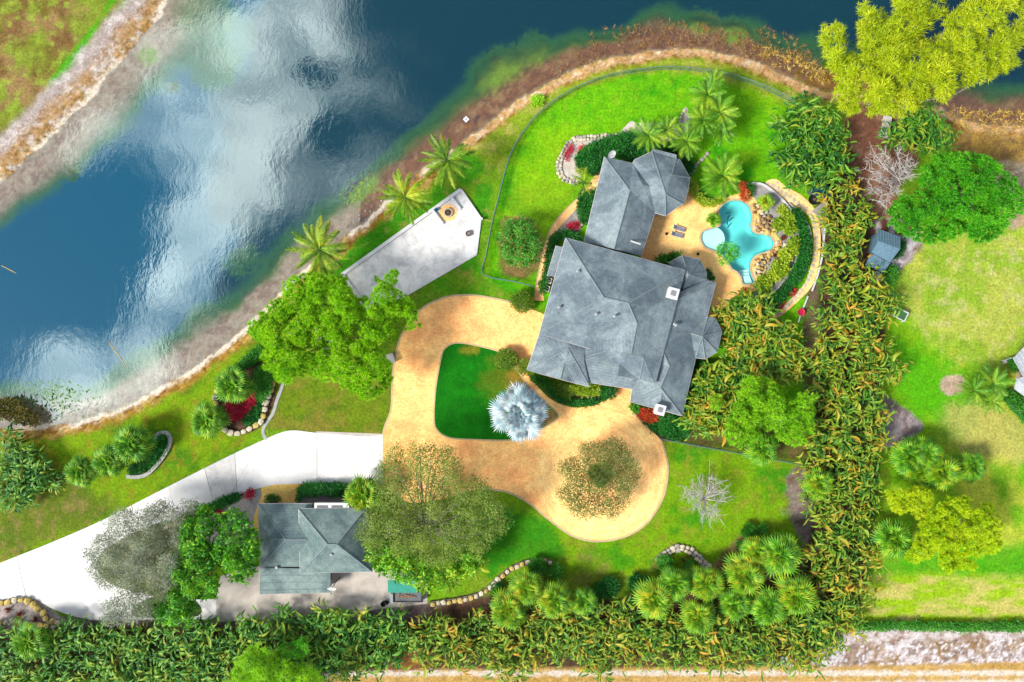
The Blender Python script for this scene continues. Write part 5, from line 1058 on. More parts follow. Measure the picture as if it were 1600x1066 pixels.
def fan_palm(px, py, rad, label, kind='fan', h=3.0, n=26, group=None, name='fan_palm'):
    c = W(px, py, h); t = thing(name, label, 'palm tree', (c.x, c.y, 0), group); s = rad*.1/({'silver': 2.8}.get(kind, 1.14))
    MB().tube([(0, 0, -.1), (0, 0, h*.5), (0, 0, h)], [.22*s, .17*s, .16*s], 9).build('trunk', M['palm_bark'], t, True)
    for i in range(n):
        k = (i+.5)/n; o = link('fan_leaf', random.choice(FAN[kind]), t); o.location = (0, 0, h); el = -20+106*k**.9
        o.rotation_euler = (random.uniform(-.4, .4), R(-el), i*2.39996+random.uniform(-.25, .25)); q = s*random.uniform(.88, 1.1)*(1-.4*k); o.scale = (q, q, q)
    return t
# bird-of-paradise: shared meshes, each plant a thing with its own copies
def clump_mesh(seed, mat, n=52):
    r = random.Random(seed); V = []; F = []; b = 0
    for i in range(n):
        v, f = paddle(r.uniform(.8, 1.6), r.uniform(.18, .34), r.uniform(.2, 1.3), r.uniform(.4, 1.2), 4, r.uniform(.2, .8)); a = r.uniform(0, 6.28); tl = r.uniform(-.25, .55); ca, sa = math.cos(a), math.sin(a)
        v = v.copy(); v[:, 1] += np.sin(v[:, 0]*2.2+r.random()*6)*.2; x = v[:, 0]*math.cos(tl)-v[:, 2]*math.sin(tl)*-1; z = v[:, 2]*math.cos(tl)-v[:, 0]*math.sin(tl); y = v[:, 1]
        P = np.column_stack([x*ca-y*sa+r.uniform(-1.2, 1.2), x*sa+y*ca+r.uniform(-1.2, 1.2), z+r.uniform(.9, 2.7)]); V.append(P); F.append(f+b); b += len(P)
    return np_mesh('foliage', np.concatenate(V), np.concatenate(F), M[mat])
def paddle_mesh(seed, mat):
    r = random.Random(seed); v, f = paddle(r.uniform(1.2, 1.9), r.uniform(.28, .42), r.uniform(.5, 1.4), r.uniform(.4, 1.1), 6, .6); v[:, 1] += np.sin(v[:, 0]*2.2+r.random()*6)*.22; return np_mesh('leaf', v, f, M[mat])
CLUMP = {k: [clump_mesh(s*3+1, m_) for s in range(6)] for k, m_ in (('p', 'paradise'), ('g', 'paradise_g'))}
PADDLE = {k: [paddle_mesh(s*5+2, m_) for s in range(6)] for k, m_ in (('p', 'paradise'), ('g', 'paradise_g'))}
STEM = MB(); [STEM.tube([(.25*math.cos(k*1.3), .25*math.sin(k*1.3), -.1), (.4*math.cos(k*1.3), .4*math.sin(k*1.3), 2.2)], [.09, .06], 5) for k in range(5)]
_st = STEM.build('stems', M['bark']); STEM_ME = _st.data; bpy.data.objects.remove(_st)
def paradise(poly, spacing, label, group, kind='p', h=3.0, seed=1, scale=1.0, leaves=4, sm=2, marks=()):
    rng = np.random.default_rng(seed); poly = smooth(poly, sm) if sm else poly; P_ = np.array([[*W(p[0], p[1], h)][:2] for p in poly]); lo, hi = P_.min(0), P_.max(0); k = 0
    for j, y in enumerate(np.arange(lo[1], hi[1], spacing*.87)):
        for x in np.arange(lo[0]+(j % 2)*spacing/2, hi[0], spacing):
            q = np.array([[x+rng.uniform(-.3, .3)*spacing, y+rng.uniform(-.3, .3)*spacing]])
            if sdf(P_, q)[0] < .25: continue
            lb = label
            if marks:
                mk = min(marks, key=lambda m_: (m_[0]-(800+q[0, 0]/(.1*(H-h)/H)))**2+(m_[1]-(533-q[0, 1]/(.1*(H-h)/H)))**2); lb = label+' '+mk[2]
            t = thing('bird_of_paradise', lb, 'plant', (q[0, 0], q[0, 1], 0), group, rng.uniform(0, 6.28)); s = scale*rng.uniform(.85, 1.2); t.scale = (s, s, s*h/3.6*rng.uniform(.9, 1.1))
            link('stems', STEM_ME, t); tag(link('foliage', CLUMP[kind][rng.integers(6)], t), kind='stuff')
            for i in range(leaves):
                o = link('leaf', PADDLE[kind][rng.integers(6)], t); a = rng.uniform(0, 6.28); o.location = (rng.uniform(-.5, .5), rng.uniform(-.5, .5), rng.uniform(1.7, 2.5)); o.rotation_euler = (rng.uniform(-.5, .5), rng.uniform(-.35, .35), a)
            k += 1
    return k

# ------------------------------------------------------------------ planting: hedges of bird-of-paradise
np_ = 0
np_ += paradise([(1288, 290), (1335, 262), (1352, 320), (1362, 370), (1362, 425), (1396, 452), (1410, 500), (1402, 560), (1398, 620), (1390, 690), (1386, 760), (1384, 850), (1372, 900), (1358, 955), (1342, 1002), (1300, 1012), (1262, 1000), (1275, 940), (1268, 880), (1268, 800), (1258, 745), (1272, 700), (1276, 600), (1282, 520), (1288, 440), (1294, 360)], 2.75,
     'big-leaved bird-of-paradise in the tall hedge', 'plants of the hedge beside the neighbouring lawn', 'p', 3.6, 5, marks=[(1310, 290, 'beside the pump shed'), (1345, 300, 'beside the leafless white tree'), (1350, 380, 'touching the blue shed'), (1300, 360, 'along the stepping-stone path'), (1300, 440, 'beside the long white rail'), (1385, 480, 'around the white goal frame'), (1300, 520, 'beside the red planter lawn strip'), (1335, 530, 'midway between planter and neighbouring lawn'), (1390, 570, 'opposite the dirt circle'), (1290, 600, 'behind the turret plants'), (1375, 660, 'touching the grey mulch triangle'), (1285, 660, 'against the lime tree'), (1330, 700, 'between lime tree and mulch triangle'), (1275, 740, 'at the end of the straight fence'), (1370, 760, 'against the neighbour fan palms'), (1285, 810, 'beside the bare soil strip'), (1370, 840, 'beside the fan palm by the chartreuse tree'), (1330, 850, 'between bare soil and chartreuse tree'), (1275, 900, 'beside the largest fan palm'), (1350, 930, 'facing the striped lower lawn'), (1290, 970, 'at its corner by the orange-edged fan palm'), (1330, 990, 'at the end of the low clipped hedge')])
np_ += paradise([(680, 972), (760, 958), (820, 950), (900, 945), (1000, 950), (1100, 975), (1200, 960), (1270, 975), (1330, 995), (1310, 1022), (1230, 1045), (1100, 1040), (960, 1054), (840, 1050), (720, 1052), (660, 1040), (650, 1000)], 2.7,
     'green and yellow bird-of-paradise in the track-side hedge', 'plants of the hedge along the sandy track', 'p', 3.4, 6, marks=[(670, 1020, 'beside the bare brown gap'), (720, 985, 'below the curving stone wall'), (790, 985, 'below the palm at the stone wall end'), (860, 975, 'below the pale fan palm'), (930, 970, 'below the small fan palm'), (1000, 985, 'below the shrub-end fan palm'), (1100, 1010, 'below the round fan palm'), (1200, 990, 'below the bright fan palm'), (1270, 1000, 'below the orange-edged fan palm'), (760, 1040, 'at the track opposite the stone wall'), (900, 1045, 'at the track opposite the small fan palm'), (1040, 1045, 'at the track opposite the palm grove'), (1200, 1040, 'at the track opposite the hedge corner'), (1310, 1005, 'at the speckled sandy verge')])
np_ += paradise([(-20, 990), (60, 990), (140, 985), (260, 985), (340, 975), (440, 968), (560, 962), (640, 968), (650, 990), (640, 1030), (560, 1050), (520, 1062), (430, 1090), (-20, 1085)], 2.75,
     'dark green bird-of-paradise in the lower hedge', 'plants of the hedge below the grey court', 'g', 3.3, 7, marks=[(20, 1000, 'below the yellow boulder wall'), (90, 1000, 'beside the fan palm of the boulder wall'), (170, 990, 'below the silvery tree'), (270, 990, 'below the umbrella tree'), (360, 985, 'below the white end of the drive'), (430, 980, 'below the lean-to roof'), (520, 980, 'below the dish pole'), (600, 975, 'below the black bin'), (640, 1000, 'beside the bare brown gap'), (560, 1035, 'at the start of the sandy track'), (480, 1010, 'beside the mid green feathery tree'), (380, 1020, 'beside the lime feathery tree'), (300, 1050, 'in its outer rows below the umbrella tree'), (180, 1050, 'in its outer rows below the silvery tree'), (60, 1050, 'in its outer rows below the boulder wall')])
paradise([(1228, 180), (1250, 165), (1290, 162), (1322, 180), (1328, 230), (1318, 270), (1300, 290), (1262, 292), (1225, 280), (1218, 230)], 2.2, 'green bird-of-paradise in the back lawn clump', 'plants of the clump by the bare mulch', 'g', 3.6, 8, marks=[(1240, 185, 'at the fence end'), (1290, 172, 'under the feathery pine'), (1318, 220, 'on the mulch side'), (1228, 245, 'on the lawn side'), (1270, 230, 'at its centre'), (1245, 285, 'above the stepping stones'), (1300, 282, 'next to the pump shed')])
paradise([(1125, 470), (1160, 462), (1200, 470), (1215, 500), (1245, 505), (1250, 540), (1240, 600), (1180, 600), (1150, 560), (1130, 520)], 1.95, 'yellow-tipped bird-of-paradise right of the octagonal turret', 'plants right of the turret', 'p', 3.2, 9, marks=[(1130, 480, 'beside the deck end'), (1185, 470, 'at the end of the shrub bank'), (1240, 515, 'next to the red planter'), (1140, 530, 'touching the turret'), (1190, 525, 'in the middle of the clump'), (1235, 580, 'at the lime tree side'), (1180, 585, 'above the lime tree crown')])
paradise([(1075, 610), (1110, 580), (1150, 570), (1165, 620), (1150, 670), (1100, 672), (1068, 655)], 1.9, 'bird-of-paradise below the east roof', 'plants below the east roof', 'p', 3.2, 10, marks=[(1085, 620, 'touching the roof edge'), (1125, 585, 'below the turret'), (1150, 620, 'against the lime tree'), (1100, 660, 'above the straight fence'), (1120, 630, 'around the small lime shrub')])
paradise([(-15, 700), (20, 690), (55, 720), (78, 740), (75, 765), (40, 785), (-15, 795)], 2.3, 'dark bird-of-paradise in the lake lawn corner clump', 'plants at the lake lawn corner', 'g', 3.2, 11, marks=[(20, 705, 'nearest the brown bush'), (50, 725, 'beside the garden lamp'), (65, 760, 'facing the fan palm trio'), (20, 775, 'facing the concrete drive')])
paradise([(1400, 175), (1440, 168), (1490, 195), (1500, 215), (1470, 232), (1410, 232), (1392, 215)], 2.2, 'dark green bird-of-paradise right of the weathered white bench', 'plants beside the weathered bench', 'g', 2.6, 12, marks=[(1405, 185, 'touching the bench'), (1440, 180, 'under the feathery pine edge'), (1410, 225, 'towards the leafless white tree'), (1455, 222, 'above the broad green tree'), (1490, 205, 'at the golden reeds')])

# ------------------------------------------------------------------ palms
for (x, y, h, r, n, lb) in ((500, 390, 6.5, 46, 19, 'coconut palm nearest the spreading pine on the lake shore'), (633, 309, 6.5, 40, 18, 'coconut palm beside the long rim of the white pad'), (699, 251, 7.0, 42, 18, 'coconut palm between the white pad and the lake marker')):
    palm(x, y, h, r, 'coco', lb, n, 'coconut palms on the lake shore')
palm(912, 286, 3.5, 22, 'small', 'young coconut palm over the curved garden path', 10, r0=.09)
for (x, y, h, r, n, lb) in ((1128, 275, 3.0, 36, 16, 'feathery palm on the lawn just north of the pool'), (1012, 212, 3.4, 28, 12, 'feathery palm north of the pavilion, beside the dark hedge'), (1040, 205, 3.2, 26, 11, 'feathery palm north of the pavilion in the middle of its row'), (1072, 222, 3.0, 28, 12, 'feathery palm at the pavilion corner'), (1105, 150, 4.6, 30, 14, 'tall bushy palm nearest the curved fence'),
                            (1122, 178, 4.4, 33, 14, 'tall bushy palm in the middle of the lawn clump'), (1097, 188, 4.0, 28, 13, 'bushy palm on the pavilion side of the lawn clump'), (1126, 205, 3.6, 26, 12, 'bushy palm at the foot of the lawn clump'), (1114, 128, 4.0, 22, 11, 'small bushy palm touching the curved fence')):
    palm(x, y, h, r, 'palm', lb, n, None, 'feather_palm', (-5, 70), .1)
palm(740, 882, 4.0, 27, 'small', 'bright feather palm below the grey-green oak', 13, None, 'feather_palm', (0, 60), .12)
palm(704, 906, 3.4, 24, 'small', 'bright feather palm between the oak and the teal canopy', 12, None, 'feather_palm', (0, 60), .12)
palm(1520, 610, 3.0, 26, 'palm', 'feather palm by the dirt circle on the neighbouring lawn', 13, None, 'feather_palm', (0, 65), .1)
palm(1550, 600, 3.0, 30, 'palm', 'feather palm against the white-roofed house', 14, None, 'feather_palm', (0, 65), .1)
palm(1548, 628, 2.6, 22, 'palm', 'low feather palm beside the short fence of the white-roofed house', 11, None, 'feather_palm', (0, 65), .1)
fan_palm(812, 646, 44, 'silver-blue fan palm on the grass island', 'silver', 4.0, 44, None, 'silver_fan_palm')
for (x, y, r, k, h, lb) in (
    (1217, 865, 33, 'fan', 3.6, 'largest fan palm in the bottom grove, nearest the bare soil by the tall hedge'), (1181, 862, 24, 'fan_y', 3.0, 'yellow-edged fan palm behind the largest one in the bottom grove'), (1164, 897, 32, 'fan_y', 3.3, 'yellowish fan palm beside the short pale stone row'),
    (1243, 930, 32, 'fan_y', 3.5, 'orange-edged fan palm against the corner of the tall hedge'), (1200, 948, 28, 'fan', 3.2, 'bright fan palm between the orange-edged one and the dark-gap palm'), (1147, 943, 26, 'fan', 3.0, 'darker fan palm in the middle of the bottom grove'),
    (1103, 912, 28, 'fan_y', 3.3, 'fan palm just below the dark red plant'), (1091, 963, 28, 'fan_y', 3.6, 'round fan palm standing out into the sandy-track hedge'), (1056, 912, 26, 'fan', 3.2, 'fan palm behind the arched white stone wall'), (1024, 936, 30, 'fan_y', 3.2, 'fan palm at the shrub end of the bottom grove'),
    (823, 919, 26, 'fan_y', 3.2, 'fan palm tucked inside the curving cream stone wall'), (868, 937, 28, 'fan_y', 3.3, 'pale fan palm right of the one inside the curving wall'), (795, 952, 28, 'fan_y', 3.0, 'fan palm where the curving wall meets the hedge'), (911, 939, 21, 'fan', 2.8, 'small fan palm beside the dark round shrubs'),
    (366, 602, 28, 'fan', 3.4, 'dark fan palm above the red flower bed'), (326, 655, 27, 'fan', 2.8, 'fan palm outside the chunky stone wall on the lake lawn'), (208, 692, 29, 'fan', 3.2, 'fan palm beside the hooked grey edging'), (172, 720, 25, 'fan', 2.8, 'middle fan palm of the lake lawn trio'), (127, 736, 23, 'fan', 2.6, 'outermost fan palm of the lake lawn trio'),
    (1421, 712, 27, 'fan', 3.0, 'fan palm next to the grey mulch triangle'), (1468, 736, 30, 'fan_y', 3.2, 'fan palm above the chartreuse tree'), (1446, 708, 24, 'fan', 3.0, 'fan palm behind the chartreuse tree group'), (1518, 730, 22, 'fan', 2.6, 'dark fan palm alone on the neighbouring lawn side'), (1396, 840, 30, 'fan', 3.0, 'fan palm between the tall hedge and the chartreuse tree'), (1436, 738, 22, 'fan_y', 2.6, 'yellow-leaved fan palm in the neighbour grove'),
    (1278, 756, 23, 'fan_y', 3.2, 'fan palm at the fence end in the tall hedge'), (1191, 702, 25, 'fan', 2.6, 'fan palm below the lime tree at the straight fence'), (568, 773, 28, 'fan_y', 3.4, 'yellow-green fan palm at the corner of the garage house'), (50, 1002, 28, 'fan', 3.2, 'fan palm by the yellow boulder wall'), (1115, 343, 12, 'fan', 1.4, 'small round fan palm at the pool edge'), (1196, 316, 14, 'fan_y', 1.6, 'small fan palm in the gravel bed above the rockery')):
    fan_palm(x, y, r, lb, k, h, 38 if r > 20 else 22)

# ------------------------------------------------------------------ trees
tree('pine_tree', 'large spreading bright green pine between the lake shore and the driveway', 'tree', (505, 545), [(388, 520), (405, 490), (430, 470), (443, 440), (470, 430), (505, 432), (535, 430), (560, 445), (585, 430), (600, 436), (612, 422), (622, 430), (618, 450), (640, 465), (650, 485), (655, 510), (630, 515), (610, 500), (618, 530), (600, 550), (612, 580), (600, 615), (575, 625), (545, 610), (510, 598), (480, 590), (455, 602), (425, 585), (405, 560), (410, 540)], 5.0, 8.6, T_PUFF, 'pine', .46, .62, 1.5, .5, 101, 'bark_pale', .28, 26, 3.5, under=.7)
tree('pine_tree', 'broad green tree at the top right above the neighbouring lawn', 'tree', (1490, 320), [(1388, 330), (1400, 312), (1430, 300), (1440, 265), (1470, 240), (1500, 238), (1540, 245), (1575, 270), (1598, 300), (1596, 330), (1575, 350), (1560, 370), (1530, 378), (1505, 365), (1490, 372), (1460, 380), (1430, 375), (1405, 365), (1385, 350)], 5.0, 8.0, T_PUFF, 'emer', .46, .6, 1.4, .35, 102, 'bark_pale', .3, 22, 3.5, under=.7)
tree('feathery_pine', 'tall feathery yellow-green pine leaning over the lake corner', 'tree', (1392, 178), [(1282, 60), (1290, 42), (1300, 38), (1320, 45), (1325, 70), (1330, 85), (1345, 60), (1338, 25), (1352, 5), (1372, 15), (1380, 30), (1400, -10), (1430, -30), (1470, -25), (1480, 15), (1455, 40), (1445, 60), (1462, 70), (1475, 30), (1500, 5), (1530, -20), (1590, -20), (1598, 20), (1600, 60), (1598, 95), (1570, 110), (1540, 128), (1500, 140), (1490, 155), (1440, 160), (1420, 175), (1390, 182), (1350, 180), (1320, 170), (1300, 150), (1310, 120), (1295, 95)], 7.5, 12.0, T_WISP, 'apine', .36, .85, 1.3, .72, 103, 'bark_pale', .4, 30, 5.0, edge=.9, flow=1.1)
tree('lime_tree', 'lime green tree beside the straight fence and tall hedge', 'tree', (1200, 655), [(1130, 680), (1145, 640), (1150, 610), (1165, 590), (1200, 588), (1225, 605), (1240, 625), (1250, 612), (1275, 615), (1272, 645), (1272, 680), (1250, 695), (1225, 690), (1205, 670), (1180, 690), (1150, 700)], 4.0, 6.6, T_PUFF, 'lime', .45, .58, 1.3, .45, 104, 'bark_pale', .2, 14, 2.5, under=.7)
tree('lime_tree', 'small lime green shrub tree among the plants below the east roof', 'tree', (1122, 630), [(1108, 622), (1118, 615), (1132, 620), (1134, 635), (1122, 642), (1110, 638)], 3.4, 4.2, T_PINE, 'lime', .4, .5, .8, .2, 105, 'bark_pale', .1, 5, 1.0)
tree('chartreuse_tree', 'vivid chartreuse tree on the neighbouring lawn', 'tree', (1485, 835), [(1415, 870), (1430, 840), (1440, 815), (1455, 800), (1475, 782), (1510, 778), (1540, 780), (1560, 800), (1563, 830), (1560, 860), (1530, 870), (1525, 890), (1500, 888), (1480, 895), (1460, 888), (1450, 870), (1432, 880)], 4.0, 6.5, T_PUFF, 'chart', .44, .55, 1.15, .4, 106, 'bark_pale', .2, 16, 2.5, under=.7)
tree('chartreuse_tree', 'small chartreuse tree between the fan palms and the vivid tree', 'tree', (1415, 780), [(1382, 765), (1395, 757), (1415, 760), (1445, 765), (1455, 785), (1440, 808), (1425, 805), (1400, 800), (1390, 785)], 3.6, 4.8, T_PUFF, 'chart', .44, .55, 1.0, .4, 107, 'bark_pale', .16, 9, 1.8, under=.7)
tree('lime_tree', 'lime green feathery tree in the bottom hedge', 'tree', (425, 1045), [(360, 1066), (370, 1035), (390, 1010), (410, 1005), (430, 1022), (455, 1035), (480, 1035), (500, 1045), (505, 1066), (500, 1100), (360, 1100)], 4.4, 6.2, T_WISP, 'lime', .42, .8, 1.4, .3, 108, 'bark_pale', .22, 10, 2.5)
tree('small_green_tree', 'mid green feathery tree beside the lime one in the bottom hedge', 'tree', (462, 1012), [(440, 1010), (455, 998), (475, 1000), (482, 1018), (468, 1030), (448, 1026)], 4.0, 5.0, T_WISP, 'emer', .42, .7, 1.0, .2, 109, 'bark_pale', .15, 6, 1.2)
tree('umbrella_tree', 'dense glossy green umbrella tree beside the garage house', 'tree', (335, 855), [(258, 870), (280, 855), (285, 820), (300, 798), (320, 790), (345, 800), (370, 798), (392, 815), (402, 840), (405, 870), (395, 895), (380, 915), (365, 912), (350, 895), (340, 905), (345, 930), (320, 935), (305, 950), (300, 975), (275, 980), (250, 970), (245, 950), (262, 935), (265, 905), (255, 890)], 4.0, 6.5, T_ROSE, 'schef', .48, .95, 1.3, .25, 110, 'bark', .25, 16, 2.6)
tree('silver_tree', 'thin silvery olive-leaved tree spreading over the concrete drive', 'tree', (230, 875), [(135, 870), (150, 835), (175, 805), (200, 795), (220, 805), (245, 770), (262, 768), (270, 785), (300, 780), (312, 795), (290, 815), (285, 850), (280, 890), (262, 930), (245, 960), (215, 965), (170, 975), (160, 950), (175, 925), (150, 905)], 4.2, 6.2, T_TINY, 'olive', .30, .95, 1.4, .45, 111, 'bark_white', .12, 24, 3.0, edge=1.0, under=.5)
oak_t = tree('oak_tree', 'large grey-green thinly leaved oak over the garage house and driveway', 'tree', (665, 815), [(555, 830), (570, 800), (590, 780), (585, 735), (610, 700), (640, 685), (680, 700), (720, 710), (740, 740), (760, 760), (785, 790), (790, 820), (775, 845), (752, 862), (720, 872), (690, 885), (660, 880), (630, 868), (600, 872), (580, 862), (562, 848)], 5.0, 8.5, T_TINY, 'oak', .36, 1.0, 1.5, .35, 112, 'bark_pale', .28, 60, 4.0, edge=1.0, under=.7)
tree('broadleaf_shrub', 'bright broad-leaved shrub under the oak beside the teal canopy', 'shrub', (650, 895), [(566, 850), (600, 845), (660, 860), (710, 862), (750, 855), (760, 880), (735, 900), (700, 918), (670, 928), (640, 915), (615, 905), (590, 895), (574, 876)], 3.4, 5.2, T_ROSE, 'schef', .5, .85, 1.2, .3, 113, 'bark', .12, 8, 2.0)
tree('broadleaf_shrub', 'dark round shrub at the lawn edge of the oak', 'shrub', (778, 815), [(755, 790), (780, 783), (800, 800), (802, 820), (788, 840), (768, 850), (758, 825)], 1.4, 2.4, T_ROSE, 'hedge2', .5, .7, .9, .2, 114, 'bark', .1, 6, 1.5)
tree('circle_tree', 'sparse small-leaved tree in the middle of the turning circle', 'tree', (938, 740), [(872, 735), (880, 722), (905, 712), (912, 698), (940, 690), (968, 686), (985, 700), (990, 720), (1003, 735), (1000, 755), (985, 770), (988, 790), (970, 805), (940, 808), (900, 806), (878, 785), (872, 768), (888, 750)], 3.0, 4.6, T_TINY, 'oakb', .26, .9, 1.3, .3, 115, 'bark', .11, 16, 3.0, edge=.9, under=.3)
fan_palm(937, 741, 20, 'dark green fan palm in the middle of the turning circle under the sparse tree', 'fan', 3.2, 26)
tree('round_fruit_tree', 'round dark fruit tree on the back lawn inside the fence', 'tree', (812, 380), [(782, 360), (795, 343), (815, 340), (832, 350), (842, 370), (845, 395), (830, 412), (808, 415), (788, 405), (780, 385)], 2.0, 4.0, T_LEAF, 'hedge2', .34, .8, .9, .2, 116, 'bark', .16, 10, 2.0)
def bare_tree(label, base, tips, z, r0, mat, seed, twigs=7, foliage=None):
    rng = np.random.default_rng(seed); b = W(*base); t = thing('bare_tree', label, 'tree', b); mb = MB(); f = Vector((0, 0, z*.35)); mb.tube([(0, 0, -.1), f], [r0*1.2, r0*.8], 8); pts = []
    for (x, y) in tips:
        e = W(x, y, z+rng.uniform(-.6, .5))-b; q = f.lerp(e, .5)+Vector((rng.normal()*.3, rng.normal()*.3, .4)); mb.tube([f, q, e], [r0*.55, r0*.32, r0*.1], 6)
        for k in range(twigs):
            s = q.lerp(e, rng.uniform(-.2, .9)); d = (e-f).normalized()*rng.uniform(.3, 1.0)+Vector((rng.normal(), rng.normal(), rng.uniform(-.2, .7)))*.75; e2 = s+d; mb.tube([s, s.lerp(e2, .5)+Vector((rng.normal()*.1, rng.normal()*.1, .1)), e2], [r0*.2, r0*.13, r0*.05], 4); pts.append(e2)
            for kk in range(3): e3 = s.lerp(e2, rng.uniform(.4, 1))+Vector((rng.normal(), rng.normal(), rng.uniform(0, .6)))*.45; mb.tube([s.lerp(e2, .6), e3], [r0*.1, r0*.045], 3, False)
    mb.build('trunk', M[mat], t)
bare_tree('leafless white-barked tree beside the broad green tree', (1392, 285), [(1348, 262), (1352, 245), (1365, 238), (1380, 235), (1400, 236), (1418, 245), (1428, 258), (1425, 272), (1408, 290), (1385, 305), (1370, 318), (1360, 300), (1352, 280), (1380, 255), (1405, 262), (1375, 325)], 6.0, .22, 'bark_white', 201, 13)
bare_tree('small leafless silvery tree on the front lawn', (1097, 777), [(1066, 760), (1070, 775), (1080, 752), (1092, 745), (1108, 742), (1125, 750), (1132, 765), (1128, 785), (1125, 800), (1108, 806), (1095, 800), (1085, 790), (1112, 765), (1118, 790), (1075, 768)], 3.0, .17, 'bark_white', 202, 13)
tree('lichen_leaves', 'small grey-leaved shrub at the bare soil by the tall hedge', 'shrub', (1225, 800), [(1222, 795), (1228, 795), (1229, 802), (1223, 803)], .4, .6, T_TINY, 'olive', .3, .4, 0, 0, 203, 'bark_pale', .04, 3, .3)

# ------------------------------------------------------------------ shrubs, clipped hedges, flowers
hedge('clipped_hedge', 'dark green clipped hedge wrapping the lake-side wing', 'hedge', [(905, 240), (925, 225), (945, 218), (960, 212), (985, 208), (1005, 215), (1010, 235), (990, 252), (958, 246), (940, 250), (935, 270), (915, 268), (900, 255)], 1.0, 'hedge', seed=301)
hedge('clipped_hedge', 'dark hedge strip behind the pavilion roof', 'hedge', [(1000, 228), (1040, 225), (1075, 240), (1082, 268), (1076, 270), (1060, 245), (1020, 234)], 1.0, 'hedge', seed=302)
hedge('clipped_hedge', 'dark green hedge between the garden path and the lake-side wing', 'hedge', [(905, 305), (925, 300), (928, 315), (920, 345), (908, 345), (904, 325)], 1.1, 'hedge', seed=303)
hedge('clipped_hedge', 'dark green hedge between the garden path and the porch roof', 'hedge', [(862, 368), (885, 360), (900, 368), (910, 376), (885, 372), (866, 385), (856, 428), (852, 455), (843, 455), (850, 420), (858, 385)], 1.1, 'hedge', seed=304)
hedge('clipped_hedge', 'dark ground hedge in the front bed along the walkway', 'hedge', [(850, 607), (870, 622), (900, 634), (935, 628), (955, 612), (958, 606), (940, 622), (905, 626), (880, 618), (860, 604)], .6, 'hedge', seed=305)
hedge('flowering_shrub', 'yellow-green flowering shrub in the front bed', 'shrub', [(885, 606), (925, 602), (940, 612), (925, 616), (900, 615)], .9, 'shrub_y', seed=306)
hedge('flowering_shrub', 'mottled shrub in the middle of the front bed', 'shrub', [(862, 604), (880, 602), (895, 612), (888, 622), (870, 616)], .9, 'topiary', seed=307)
hedge('leafy_shrub', 'dark leafy shrub at the walkway end of the front bed', 'shrub', [(830, 588), (845, 590), (862, 602), (868, 615), (850, 606), (836, 596)], .9, 'hedge2', seed=308)
hedge('leafy_shrub', 'dark leafy shrub beside the entry steps', 'shrub', [(940, 608), (955, 604), (962, 610), (958, 620), (944, 622)], 1.2, 'hedge', seed=309)
hedge('clipped_hedge', 'square dark clipped hedge below the front chimney', 'hedge', [(1032, 655), (1050, 648), (1070, 655), (1074, 675), (1060, 686), (1036, 680)], 1.3, 'hedge', seed=310)
hedge('leafy_shrub', 'small green shrub at the front left corner of the east block', 'shrub', [(986, 632), (996, 634), (1000, 640), (994, 646), (987, 640)], .8, 'hedge2', seed=311)
hedge('low_hedge', 'low dark hedge beside the turning circle', 'hedge', [(1000, 655), (1015, 660), (1030, 665), (1034, 680), (1020, 672)], .5, 'hedge', seed=312)
hedge('croton_shrub', 'orange-red croton shrub below the east roof', 'shrub', [(999, 643), (1010, 640), (1026, 648), (1028, 656), (1015, 658), (1002, 652)], .8, 'orange', seed=313)
hedge('croton_shrub', 'red croton shrub by the pool steps', 'shrub', [(1158, 456), (1168, 455), (1171, 463), (1160, 465)], .8, 'orange', seed=314)
hedge('croton_shrub', 'tall red croton row between the lawn palm and the pool', 'shrub', [(1156, 288), (1164, 288), (1168, 300), (1168, 312), (1161, 312), (1157, 300)], .9, 'orange', seed=315)
hedge('leafy_shrub', 'green shrub beside the red croton row', 'shrub', [(1167, 290), (1175, 290), (1176, 300), (1170, 305), (1166, 298)], .9, 'hedge2', seed=316)
hedge('clipped_hedge', 'curved yellow-green hedge edging the deck below the lawn palm', 'hedge', [(1078, 286), (1085, 283), (1090, 300), (1102, 312), (1118, 312), (1130, 306), (1132, 312), (1118, 320), (1100, 321), (1086, 310), (1079, 298)], .8, 'shrub_y', seed=317)
hedge('clipped_hedge', 'green shrub hedge around the round turret on the deck', 'hedge', [(1026, 402), (1040, 400), (1055, 396), (1062, 400), (1048, 408), (1040, 411), (1028, 408)], 1.0, 'hedge2', seed=318)
hedge('leafy_shrub', 'dark shrub right of the round turret', 'shrub', [(1104, 420), (1110, 425), (1114, 436), (1108, 440), (1105, 432)], 1.0, 'hedge', seed=319)
hedge('shrub_bank', 'dark green shrub bank between the white retaining wall and the stepping stones', 'hedge', [(1238, 328), (1246, 327), (1256, 340), (1260, 360), (1265, 380), (1264, 402), (1257, 420), (1245, 440), (1228, 460), (1212, 482), (1200, 486), (1198, 474), (1212, 460), (1234, 432), (1247, 404), (1250, 380), (1247, 355)], 1.0, 'hedge', seed=320)
for i, (x, y, r, lb) in enumerate(((1232, 342, 9, 'beside the rim of the white retaining wall top'), (1217, 351, 8, 'just above the rockery lobe'), (1234, 357, 8, 'against the middle of the white retaining wall'), (1241, 380, 7, 'between the two dark red rosettes and the wall'), (1240, 390, 6, 'small one below the wall bend'), (1227, 399, 9, 'right of the lower dark red rosette'), (1219, 419, 12, 'largest of the lower gravel bed'), (1210, 430, 9, 'beside the largest lower one'), (1193, 443, 10, 'next to the pool steps rockery'), (1222, 329, 6, 'smallest, near the top of the gravel bed'))):
    hedge('garden_shrub', 'yellow-green shrub in the pool gravel bed, '+lb, 'shrub', circ(x, y, r, 9), .9, 'shrub_y', T_LEAF, seed=330+i, group='pool garden shrubs', dome=.8)
